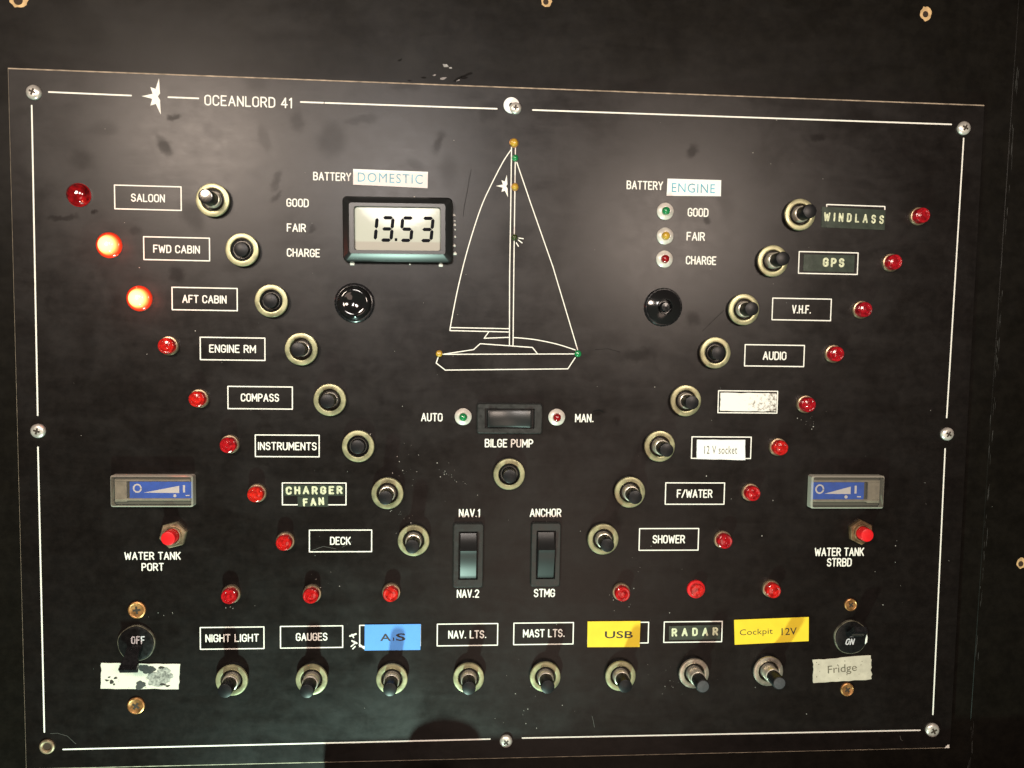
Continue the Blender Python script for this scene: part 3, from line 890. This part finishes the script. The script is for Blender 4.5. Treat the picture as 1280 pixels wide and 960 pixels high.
pin_lamp(642.4, 178.4, 'amber', "tiny amber lamp at the masthead of the yacht outline", 4.8)
pin_lamp(643.8, 197.6, 'green', "tiny green lamp just below the masthead", 4.0, False)
pin_lamp(643.7, 233.6, 'amber', "tiny amber lamp on the mast beside the small star", 4.0)
pin_lamp(643.0, 296.8, 'olive', "tiny dark olive lamp half way up the mast", 3.9, False)
pin_lamp(549, 442, 'amber', "tiny amber lamp at the stern of the yacht outline", 4.2, False)
pin_lamp(722.4, 442, 'green', "tiny green lamp at the bow of the yacht outline", 4.4, False)

# ------------------------------------------------------------------ black battery test buttons
t = thing("push_button", "glossy black domed push button with a dimpled centre under the digital meter", "push button", 443, 378.5, 3 * U, 0, "black battery test buttons")
MB().lathe([(24.4 * U, 0), (24.2 * U, 2.2 * U), (22.6 * U, 3.6 * U), (21 * U, 3.9 * U)], 56).build("flange", M['blackp'], t)
MB().lathe([(21 * U, 2 * U), (20.6 * U, 6 * U), (19 * U, 9.6 * U), (16.6 * U, 11.4 * U), (14 * U, 11.6 * U), (11 * U, 10.2 * U), (6 * U, 8.4 * U), (.01 * U, 7.8 * U)], 56).build("dome", mat("gloss black", (.008, .008, .008), .08, coat=.5, bump=.12, bscale=350), t, 70)
t = thing("push_button", "glossy black cone shaped push button with a stud in its centre under the CHARGE lamp", "push button", 829.2, 383.8, 2 * U, 0, "black battery test buttons")
MB().lathe([(24.2 * U, 0), (24.0 * U, 2.6 * U), (22.8 * U, 4.0 * U), (21.6 * U, 4.2 * U)], 56).build("flange", M['blackp'], t)
MB().lathe([(21.8 * U, 3 * U), (21.2 * U, 6 * U), (11 * U, 11.4 * U), (9.6 * U, 11.6 * U), (8.8 * U, 10.8 * U), (8.6 * U, 5 * U), (.01 * U, 5 * U)], 56).build("cone", mat("gloss black worn", (.009, .009, .009), .14, coat=.4, bump=.2, bscale=400), t, 45)
MB().lathe([(6.4 * U, 4 * U), (6.2 * U, 11 * U), (5 * U, 13 * U), (.01 * U, 13.6 * U)], 32).build("stud", M['blackp'], t, 50)

# ------------------------------------------------------------------ digital meter
k = sc(497, 286)
t = thing("digital_meter", "black framed digital volt meter reading 13.53 with a grey screen", "meter", 497.5, 287, 8 * U, .012)
ow, oh = 136 * k, 80 * k
Z = 17 * U
MB().loopframe([rrect(ow, oh, 6 * k), rrect(ow, oh, 6 * k), rrect(ow - 3 * k, oh - 3 * k, 5 * k), rrect(ow - 18 * k, oh - 18 * k, 3 * k)], [0, 9.6 * U, Z - 5.0 * U, Z]).loopframe(
    [rrect(ow - 18 * k, oh - 18 * k, 3 * k), rrect(107 * k, 54 * k, 3 * k), rrect(105 * k, 52 * k, 3 * k)], [Z, Z, Z - 5 * U]).build("frame", M['meterf'], t, 25)
MB().flat(rect(108 * k, 55 * k), Z - 4.6 * U).build("screen", M['lcd'], t, 0)
dg = MB()
SEG = {'a': ((0, 1), (1, 1)), 'b': ((1, 1), (1, .5)), 'c': ((1, .5), (1, 0)), 'd': ((0, 0), (1, 0)), 'e': ((0, .5), (0, 0)), 'f': ((0, 1), (0, .5)), 'g': ((0, .5), (1, .5))}
def digit(segs, x0, w_, h_, z):
    for s in segs:
        (xa, ya), (xb, yb) = SEG[s]
        A = Vector((x0 + xa * w_, (ya - .5) * h_)); Bv = Vector((x0 + xb * w_, (yb - .5) * h_))
        dv = (Bv - A).normalized(); nv = Vector((-dv.y, dv.x)); th = 2.1 * k; gp = .3 * k
        A = A + dv * gp; Bv = Bv - dv * gp
        pts = [A, A + dv * th + nv * -th, Bv - dv * th + nv * -th, Bv, Bv - dv * th + nv * th, A + dv * th + nv * th]
        dg.flat([(p.x + .10 * p.y, p.y) for p in pts], z)
zz = Z - 4.6 * U + .00004
digit("bc", -49 * k + 11 * k, 11.5 * k, 27.5 * k, zz)
digit("abgcd", -19.5 * k, 12.5 * k, 27.5 * k, zz)
digit("afgcd", 5.0 * k, 12.5 * k, 27.5 * k, zz)
digit("abgcd", 30.0 * k, 12.5 * k, 27.5 * k, zz)
dg.flat(rect(3.2 * k, 3.6 * k, -2.2 * k, -13 * k), zz)
dg.build("digits", M['lcdink'], t, 0)
gb = MB()
for (gx, gy, r) in ((70, 20, 1.6), (70.5, 13, 1.3), (70.5, 8, 1.8), (70, -18, 2.0), (71, -28, 2.4), (-58, -41.5, 3.2), (53, -42.5, 3.0), (20, 41, 1.6), (14, -42, 1.2), (71, 2, 1.2), (71, -7, 1.5)):
    gb.lathe([(r * k, 0), (r * k * .8, r * k * .5), (.01 * k, r * k * .8)], 8, gx * k, gy * k, wob=.4)
gb.build("glue_beads", M['glue'], t)["kind"] = "stuff"

# ------------------------------------------------------------------ rocker switches
def rocker(lab, u, v, fw, fh, ow_, oh_, horiz, group):
    k = sc(u, v)
    t = thing("rocker_switch", lab, "rocker switch", u, v, 3 * U, 0, group)
    Zr = 5.5 * U
    MB().loopframe([rrect(fw * k, fh * k, 3 * k), rrect(fw * k, fh * k, 3 * k), rrect((fw - 2) * k, (fh - 2) * k, 2.5 * k), rrect(ow_ * k, oh_ * k, 1 * k), rrect(ow_ * k, oh_ * k, 1 * k)],
                   [0, Zr - 1 * U, Zr, Zr, -.0005]).build("frame", M['greyp'], t, 25)
    MB().flat(rect(ow_ * k, oh_ * k), .00002).build("well", M['darkm'], t, 0)
    mb = MB()
    rw = (ow_ - 3.2) * k if not horiz else (oh_ - 4) * k
    ln = (oh_ - 3) * k if not horiz else (ow_ - 6) * k
    if not horiz:
        prof = [(.0, .3), (.02, 3.0), (.12, 5.2), (.27, 11.0), (.325, 15.4), (.345, 16.6), (.37, 16.2)]
        for i in range(1, 13):
            s = i / 12
            prof.append((.37 + .58 * s, 16.0 - 8.8 * s + 1.3 * math.sin(PI * s)))
        prof += [(.965, 6.6), (.985, 6.0), (1.0, .3)]
    else:
        prof = [(0, .3), (.015, 8.6), (.05, 9.4)]
        for i in range(0, 13):
            s = i / 12
            prof.append((.10 + .80 * s, 8.6 - 2.6 * math.sin(PI * s)))
        prof += [(.95, 9.4), (.985, 8.6), (1, .3)]
    n = len(prof)
    be = (.9 if not horiz else 2.6) * k
    ez = -1.0 if not horiz else -1.1
    vs = []
    for (sx, dz) in ((-rw / 2, ez), (-rw / 2 + be, 0), (rw / 2 - be, 0), (rw / 2, ez)):
        for (s, z) in prof:
            yv = ln / 2 - s * ln
            zv = max(.2, z + dz) * U
            vs.append((sx, yv, zv) if not horiz else (-yv, sx, zv))
    fs = []
    for a in range(3):
        for i in range(n - 1):
            f = (a * n + i, a * n + i + 1, (a + 1) * n + i + 1, (a + 1) * n + i)
            fs.append(f)
    fs.append(tuple(range(n))[::-1]); fs.append(tuple(3 * n + i for i in range(n)))
    mb.add(vs, fs)
    mb.build("rocker", M['rocker'], t, 30)
    return t
M['rocker'] = mat("satin rocker plastic", (.014, .015, .015), .33, spec=.6, var=.1, vscale=300)
rocker("upright black rocker switch between the NAV.1 and NAV.2 legends", 585.3, 694, 37.5, 81, 24.5, 61, False, "black rocker switches")
rocker("upright black rocker switch between the ANCHOR and STMG legends", 682, 693, 36.5, 80, 24.2, 61, False, "black rocker switches")
rocker("sideways black rocker switch above the BILGE PUMP legend", 637, 523, 81, 37.5, 62, 25, True, "black rocker switches")

# ------------------------------------------------------------------ water tank gauges
def gauge(lab, u, v, wpx, hpx, flip):
    k = sc(u, v)
    t = thing("tank_gauge", lab, "gauge", u, v, 8 * U, 0, "clear cased water tank gauges")
    w_, h_ = wpx * k, hpx * k
    H = 12 * U
    MB().prism(rrect(w_ - 4 * k, h_ - 4 * k, 2 * k), 0, 2.5 * U).build("tray", M['gtraydk'], t, 30)
    s = -1 if flip else 1
    bx = MB()
    bx.prism(rect(15 * k, h_ - 12 * k, -s * (w_ / 2 - 11 * k), 0), 2 * U, 7 * U, .5 * U)
    bx.prism(rect(w_ - 8 * k, 3.0 * k, 0, -(h_ / 2 - 9 * k)), 2 * U, 8 * U, .6 * U)
    bx.prism(rect(w_ - 8 * k, 2.4 * k, 0, (h_ / 2 - 7 * k)), 2 * U, 8 * U, .6 * U)
    bx.build("movement", M['gtray'], t, 25)
    cx = s * 10 * k if not flip else -11 * k
    cw_ = (w_ - 24 * k)
    sc_ = MB().prism(rect(cw_, 21.5 * k, cx, .8 * k), 2.2 * U, 6.5 * U).build("scale", M['gblue'], t, 0)
    mk = MB()
    z = 6.5 * U + .00004
    L = cx - cw_ / 2
    ring = arc(L + (9.5 if not flip else 11) * k, 3 * k, 4.6 * k, 4.9 * k, 0, 350, 22)
    mk.stroke(ring, 1.9 * k, z)
    mk.flat([(L + 17 * k, -2.6 * k), (L + cw_ - 16.5 * k, -3.0 * k), (L + cw_ - 16.5 * k, 6.2 * k)], z)
    mk.flat(rect(2.6 * k, 9.6 * k, L + cw_ - 10.5 * k, 2.4 * k), z)
    mk.lathe([(2.0 * k, z), (.01 * k, z + 1e-6)], 14, L + cw_ - 22 * k, -6.5 * k)
    mk.flat(rect(5 * k, 1.2 * k, L + cw_ - 6 * k, -6.2 * k), z)
    mk.build("scale_print", M['gwhite'], sc_, 0)
    o1, o2 = rrect(w_, h_, 2.5 * k), rrect(w_ - 3.2 * k, h_ - 3.2 * k, 2.0 * k)
    c_ = MB().loopframe([o1, o1, o2], [0, H - 2 * U, H])
    c_.build("cover_rim", M['clearedge'], t, 25)
    MB().flat(o2, H).build("cover", M['clear'], t, 0)
gauge("clear cased blue water tank gauge above the WATER TANK PORT legend", 190.8, 613.6, 102, 40.5, False)
gauge("clear cased blue water tank gauge above the WATER TANK STRBD legend", 1058.5, 614.8, 90, 39.5, True)
def nut_button(lab, u, v, key, h, rot):
    t = thing("nut_button", lab, "push button", u, v, 4 * U, rot, "red push buttons in hexagon nuts")
    hexp = [(16.8 * U * math.cos(a * PI / 3), 16.8 * U * math.sin(a * PI / 3)) for a in range(6)]
    MB().prism(hexp, 0, 6 * U, 1.1 * U).build("nut", M[key], t, 20)
    MB().lathe([(11.4 * U, 5 * U), (11.4 * U, 8 * U), (10.8 * U, 9 * U), (9.6 * U, 9 * U), (9.4 * U, 6 * U)], 36).build("bushing", M[key], t)
    MB().lathe([(8.6 * U, 5 * U), (8.6 * U, (h - 1.5) * U), (8.0 * U, (h - .3) * U), (7.2 * U, h * U), (.01 * U, h * U)], 32).build("cap", M['redbtn'], t, 30)
nut_button("red push button in a bright hexagon nut above the WATER TANK PORT legend", 216.2, 668.8, 'nut', 21, .25)
nut_button("red push button in a brown tarnished hexagon nut above the WATER TANK STRBD legend", 1076.4, 665.4, 'rustnut', 20, .6)

# ------------------------------------------------------------------ lever breakers at the two lower corners
def lever_switch(lab, u, v, on):
    t = thing("lever_switch", lab, "lever switch", u, v, 2 * U, 0, "black lever switches")
    MB().lathe([(22.6 * U, 0), (22.6 * U, 1.6 * U), (22.3 * U, 2.6 * U), (21.6 * U, 2.8 * U)], 40, wob=.03).build("rim", mat("clear worn rim", (.15, .14, .10), .25, var=.7, vscale=400), t)
    MB().lathe([(21.7 * U, 1 * U), (21.2 * U, 3.4 * U), (18.5 * U, 4.2 * U), (.01 * U, 4.4 * U)], 40).build("dial", M['blackm'], t)
    # tapered lever, pushed down (off) or up (on), ribbed at its end
    s = 1 if on else -1
    lv = MB()
    st = [(7, 2, 8.5), (9, 7, 8.2), (15, 14, 8.0), (24, 21.5, 10.2), (27, 25, 10.6)]
    if on: st = [(9, 2, 8), (10, 8, 8), (14, 14, 8.2), (20, 20, 8.4), (23, 24, 8.4)]
    th = 6.5
    vs, fs = [], []
    for (yy, z, hw) in st:
        for (dx, dn) in ((-1, 0), (1, 0), (1, 1), (-1, 1)):
            vs.append((dx * hw * U, s * (yy + (0 if dn == 0 else -th * .9)) * U, (z + (0 if dn == 0 else th * .6)) * U))
    for i in range(len(st) - 1):
        for j in range(4):
            j2 = (j + 1) % 4
            f = (i * 4 + j, i * 4 + j2, (i + 1) * 4 + j2, (i + 1) * 4 + j)
            fs.append(f if s < 0 else f[::-1])
    e = (len(st) - 1) * 4
    fs.append((e, e + 1, e + 2, e + 3))
    lv.add(vs, fs)
    for i in range(4):
        yy, z, hw = st[-2][0] + 1.2 * i - 1, st[-2][1] + 1.35 * i, st[-1][2]
        lv.prism(rect(hw * 2.02 * U, .5 * U, 0, s * (yy - th * .9 + .6) * U), (z + th * .6 - 1) * U, (z + th * .6 + .5) * U)
    lv.build("lever", M['blackp'], t, 20)
    pr = MB()
    if on:
        letters(pr, "ON", -2.2 * U, -5 * U, 11.5 * U, 8.5 * U, 1.5 * U, 4.3 * U + .00006, .3, slant=.25)
    else:
        letters(pr, "OFF", 3 * U, 5 * U, 16.5 * U, 10 * U, 1.5 * U, 4.3 * U + .00006, .3)
    pr.build("marking", M['printw'], t, 0)
    if on:
        MB().prism([(19 * U, -9 * U), (21.8 * U, -6 * U), (22 * U, 2 * U), (20.6 * U, 4 * U), (18.6 * U, -2 * U)], 2 * U, 4.6 * U, .8 * U).build("painted_glint", M['glue'], t, 0)  # white piece paints the glint at the edge of the dial
lever_switch("black lever switch marked OFF with its lever pointing down", 170.4, 804.2, False)
lever_switch("black lever switch marked ON above the Fridge label", 1063.6, 796.6, True)

# ------------------------------------------------------------------ screws
def screw(u, v, key, lab, r=8.6, group="panel screws", rot=None, washer=None, dome=True, h=4.5):
    t = thing("screw", lab, "screw", u, v, 2 * U, random.uniform(0, 1.5) if rot is None else rot, group)
    if dome:
        MB().lathe([(r * U, 0), (r * U, 1.6 * U), (r * .93 * U, 2.8 * U), (r * .75 * U, 4.0 * U), (r * .45 * U, h * U), (.01 * U, (h + .2) * U)], 32).build("head", M[key], t, 60)
        zt = (h + .22) * U
    else:
        MB().lathe([(r * 1.02 * U, 0), (r * U, 1.6 * U), (r * .86 * U, 2.2 * U), (r * .8 * U, 1.8 * U), (.01 * U, 1.9 * U)], 32).build("head", M[key], t, 40)
        zt = 1.95 * U
    cr_ = r * .46
    hw = r * .13
    MB().flat([(a * U, b_ * U) for a, b_ in ((-cr_, -hw), (-hw, -hw), (-hw, -cr_), (hw, -cr_), (hw, -hw), (cr_, -hw), (cr_, hw), (hw, hw), (hw, cr_), (-hw, cr_), (-hw, hw), (-cr_, hw))], zt).build("cross_slot", M['slot'], t, 0)
    if washer:
        MB().lathe([(9.8 * U, 0), (9.6 * U, .8 * U), (3 * U, .9 * U)], 32, washer[0] * U, washer[1] * U).build("washer", M['paper'], t)
    return t
screw(41.6, 115.2, 'steel', "domed steel screw at the top left corner of the panel border")
screw(644.5, 135, 'steel', "steel screw half covering a white washer above the masthead", 7.2, rot=0, washer=(-5.0, 3.6))
screw(1205.4, 160, 'steel', "worn steel screw at the top right corner of the panel border")
screw(47, 538.8, 'steel', "steel screw in the gap of the left border line", 8.6)
screw(1184.6, 542.6, 'steel', "steel screw in the gap of the right border line")
screw(632.6, 927, 'steel', "steel screw in the gap of the bottom border line", 8.2)
screw(1166, 913, 'steel', "pale worn steel screw at the bottom right corner of the panel border", 9.4)
t = thing("screw_cup", "empty brass screw cup at the bottom left corner of the panel border", "screw cup", 59.2, 933, 0, 0)
MB().lathe([(9.2 * U, 0), (9.0 * U, 1.6 * U), (7.4 * U, 2.2 * U), (5.6 * U, 1.6 * U), (4.8 * U, .3 * U)], 32).build("rim", M['nut'], t)
MB().lathe([(5.2 * U, .5 * U), (.01 * U, .3 * U)], 24).build("bore", M['hole'], t)
screw(170.6, 763, 'brass', "brass screw above the OFF lever switch", 10.4, "brass screws of the lever switches", dome=False)
screw(169.6, 882.8, 'brass', "brass screw below the peeling white label", 10.4, "brass screws of the lever switches", dome=False)
screw(1064, 756.4, 'brass', "brass screw above the ON lever switch", 8.2, "brass screws of the lever switches", dome=False)
screw(1059.6, 862.4, 'brass', "brass screw below the Fridge label", 8.8, "brass screws of the lever switches", dome=False)

# ------------------------------------------------------------------ stuck-on labels
def font_mesh(mb_name, s, mt, parent, cx, cy, width, height, z, rot=0.0, thin=0.0, shear=0.0, sp=1.0):
    cu = bpy.data.curves.new("lettering", 'FONT')
    cu.body = s; cu.size = 1.0; cu.shear = shear; cu.space_character = sp
    cu.offset = thin
    cu.resolution_u = 3
    ob = bpy.data.objects.new("tmp", cu)
    COL.objects.link(ob)
    dg_ = bpy.context.evaluated_depsgraph_get()
    me = bpy.data.meshes.new_from_object(ob.evaluated_get(dg_))
    bpy.data.objects.remove(ob)
    xs = [v.co.x for v in me.vertices]; ys = [v.co.y for v in me.vertices]
    x0, x1, y0, y1 = min(xs), max(xs), min(ys), max(ys)
    ca, sa = math.cos(rot), math.sin(rot)
    for v in me.vertices:
        X = ((v.co.x - x0) / (x1 - x0) - .5) * width
        Y = ((v.co.y - y0) / (y1 - y0) - .5) * height
        v.co = (cx + X * ca - Y * sa, cy + X * sa + Y * ca, z)
    me.materials.clear(); me.materials.append(mt)
    o = bpy.data.objects.new(mb_name, me)
    COL.objects.link(o); o.parent = parent
    return o

def sticker(name, lab, cat, quad, key, th=.00026, z0=.00008, group=None, rag=0.0, step=6):
    q = [at(*p) for p in quad]
    cx = sum(p[0] for p in q) / 4; cy = sum(p[1] for p in q) / 4
    pts = []
    for i in range(4):
        a, b_ = q[i], q[(i + 1) % 4]
        n = step if rag else 1
        for j in range(n):
            s = j / n
            jx, jy = (random.gauss(0, rag), random.gauss(0, rag)) if rag and j else (0, 0)
            pts.append((a[0] + (b_[0] - a[0]) * s + jx - cx, a[1] + (b_[1] - a[1]) * s + jy - cy))
    ar = sum(pts[i - 1][0] * pts[i][1] - pts[i][0] * pts[i - 1][1] for i in range(len(pts)))
    if ar < 0: pts = pts[::-1]
    mb = MB().prism(pts, z0, z0 + th)
    o = mb.build(name, M[key], None, 0)
    place(o, cx, cy, 0)
    tag(o, lab, cat, group)
    ang = math.atan2(q[1][1] - q[0][1], q[1][0] - q[0][0])
    return o, z0 + th + .00002, ang, (cx, cy)
def rel(c0, u, v):
    x, y_ = at(u, v)
    return x - c0[0], y_ - c0[1]
k = sc(490, 223)
o, z, a, c0 = sticker("paper_label", "white paper label printed DOMESTIC in pale blue above the digital meter", "label", ((441.6, 211.4), (535, 215), (534.5, 235.4), (441.5, 231)), 'paper', group="stuck-on paper labels")
x, y_ = rel(c0, 488, 223); font_mesh("lettering", "DOMESTIC", M['cyan'], o, x, y_, 81 * k, 11.5 * k, z, a, -.006, 0, 1.15)
k = sc(867, 235)
o, z, a, c0 = sticker("paper_label", "white paper label printed ENGINE in blue above the green lamp", "label", ((834.2, 223.4), (901.2, 225.4), (900.8, 245.4), (833, 244.8)), 'paper', group="stuck-on paper labels")
x, y_ = rel(c0, 866.5, 235.4); font_mesh("lettering", "ENGINE", M['cyan'], o, x, y_, 54 * k, 11.2 * k, z, a, 0, 0, 1.1)
k = sc(490, 797)
o, z, a, c0 = sticker("tape_label", "bright blue tape label with black letters in the bottom row", "label", ((456, 780.6), (526, 779.8), (525.4, 812), (455.8, 812.8)), 'blue', group="coloured tape labels")
x, y_ = rel(c0, 482, 796.3); font_mesh("lettering", "A", M['ink'], o, x, y_, 13.5 * k, 9.4 * k, z, a, .018)
x, y_ = rel(c0, 492, 798.5); font_mesh("lettering", "I", M['ink'], o, x, y_, 1.6 * k, 4.2 * k, z, a)
x, y_ = rel(c0, 501, 796); font_mesh("lettering", "S", M['ink'], o, x, y_, 12 * k, 9.8 * k, z, a, .018)
k = sc(770, 792)
o, z, a, c0 = sticker("tape_label", "yellow tape label printed USB in the bottom row", "label", ((734.4, 776.6), (800.4, 776), (799.2, 808.4), (734, 808.6)), 'yellow', group="coloured tape labels")
x, y_ = rel(c0, 773.4, 793); font_mesh("lettering", "USB", M['ink'], o, x, y_, 35 * k, 9 * k, z, a, .014)
k = sc(960, 789)
o, z, a, c0 = sticker("tape_label", "yellow tape label printed Cockpit 12V in thin worn letters", "label", ((917.4, 774.6), (1010.6, 771), (1010.4, 801), (918.2, 805.6)), 'yellow', group="coloured tape labels")
x, y_ = rel(c0, 945, 790.4); font_mesh("lettering", "Cockpit", M['ink'], o, x, y_, 41 * k, 9.5 * k, z, a + .01, -.004)
x, y_ = rel(c0, 986, 788.8); font_mesh("lettering", "12V", M['ink'], o, x, y_, 19 * k, 9 * k, z, a + .01, .004)
k = sc(935, 502)
o, z, a, c0 = sticker("paper_label", "blank white label speckled with dark mould at its right end", "label", ((900.4, 490.8), (970.2, 491.4), (969.6, 514.2), (899.8, 513.4)), 'wornwhite', group="stuck-on paper labels", rag=.00010, step=8)
k = sc(900, 562)
o, z, a, c0 = sticker("paper_label", "small white label printed 12 V socket in narrow letters", "label", ((871, 549.4), (931.2, 549.6), (931.4, 575), (870.4, 573.6)), 'paper', group="stuck-on paper labels", rag=.00006, step=6)
x, y_ = rel(c0, 900.6, 562.2); font_mesh("lettering", "12 V socket", M['inkfade'], o, x, y_, 41 * k, 10 * k, z, a, 0, 0, 1.1)
k = sc(1052, 836)
o, z, a, c0 = sticker("paper_label", "ragged cream label printed Fridge under the ON switch", "label", ((1015.4, 824.4), (1088, 818.8), (1089, 848.4), (1016.4, 853.4)), 'cream', group="stuck-on paper labels", rag=.00016, step=10)
x, y_ = rel(c0, 1052.4, 836.6); font_mesh("lettering", "Fridge", M['inkfade'], o, x, y_, 36 * k, 12.5 * k, z, a + .02)
mb = MB()
for i in range(16):
    dx, dy = random.uniform(-33, 33) * k, random.uniform(-12, 12) * k
    r = random.uniform(.3, .9) * k
    mb.flat([(dx + r * math.cos(t_), dy + r * math.sin(t_) * random.uniform(.6, 1.2)) for t_ in (0, 1.2, 2.5, 3.7, 5)], z + i * 1e-7)
mb.build("spots", M['inkfade'], o, 0)["kind"] = "stuff"
k = sc(175, 845)
o, z, a, c0 = sticker("paper_label", "peeling white label with grey patches behind the OFF lever", "label", ((127, 828.2), (225.6, 829.6), (223.6, 861.2), (126.2, 860.4)), 'peeled', group="stuck-on paper labels", rag=.00010, step=10)
mb = MB()
def blob(u, v, ru, rv, n=44, wob=.16, dz=0.0):
    ph = [random.uniform(0, 6.28) for _ in range(3)]
    x, y_ = rel(c0, u, v)
    rr = [1 + .16 * math.sin(2 * t_ * 2 * PI / n + ph[0]) + .12 * math.sin(3 * t_ * 2 * PI / n + ph[1]) + .07 * math.sin(7 * t_ * 2 * PI / n + ph[2]) + random.uniform(-wob, wob) * .4 for t_ in range(n)]
    mb.flat([(x + ru * k * rr[t_] * math.cos(t_ * 2 * PI / n), y_ + rv * k * rr[t_] * math.sin(t_ * 2 * PI / n)) for t_ in range(n)], z + dz)
blob(199, 848, 18, 8.2); blob(206, 841, 11, 6.5, dz=3e-6)
ob = mb.build("grey_patch", mat("grey label stain", (.34, .34, .30), .7, var=.75, vscale=1100), o, 0)
mb = MB(); blob(184, 836, 10, 6, dz=6e-6); blob(176, 856, 7, 5, dz=9e-6); mb.build("bare_patch", M['stain'], o, 0)
mb = MB()
for q in ((134, 850, 2.5, 1.2), (140, 852, 3, 2.4), (145, 847, 2.2, 1.6), (137, 846, 1.8, 1), (204, 855, 4, 1.6), (210, 857, 3, 1.2), (143, 855, 1.6, 1.2), (202, 834, 3.5, 2)):
    blob(*q, n=20, dz=.000012)
mb.build("spots", M['ink'], o, 0)["kind"] = "stuff"

def embossed(lab, quad, parts, gap=.55):
    o, z, a, c0 = sticker("embossed_tape", lab, "label", quad, 'tape', .00022, group="embossed tape labels")
    for (s, u, v, wp, cap, wd, rot) in parts:
        kk = sc(u, v); x, y_ = rel(c0, u, v)
        mb = MB()
        letters(mb, s, x, y_, wp * kk, cap * kk, wd * kk, z, gap, .5, a + rot, 0, .03)
        mb.build("lettering", M['emboss'], o, 0)
    return o
embossed("embossed tape reading WINDLASS in pale letters below a cut-off frame", ((1027, 258.4), (1106.4, 262.6), (1105.4, 287.6), (1026.2, 284.2)), [("WINDLASS", 1067, 272.6, 75, 10.6, 2.0, 0)], .8)
embossed("embossed tape reading GPS in its engraved frame", ((1004.5, 318), (1068, 319.2), (1067, 340.6), (1003.6, 338.8)), [("GPS", 1041.6, 328.3, 27, 11, 2.5, 0)])
embossed("upper embossed tape reading CHARGER", ((355.3, 605.4), (430.4, 606), (430.4, 619.6), (355.2, 619.8)), [("CHARGER", 393, 612.6, 71, 10.6, 2.5, .015)])
embossed("small lower embossed tape reading FAN", ((372, 620.4), (410.4, 619.4), (410, 633.2), (372.4, 633)), [("FAN", 392, 627, 26.5, 10.2, 2.4, .02)])
embossed("embossed tape reading RADAR in widely spaced letters", ((836, 782.4), (900, 780.8), (899.6, 798.8), (836, 799.8)), [("RADAR", 868.4, 789.6, 58, 10.4, 2.3, .0)], .85)
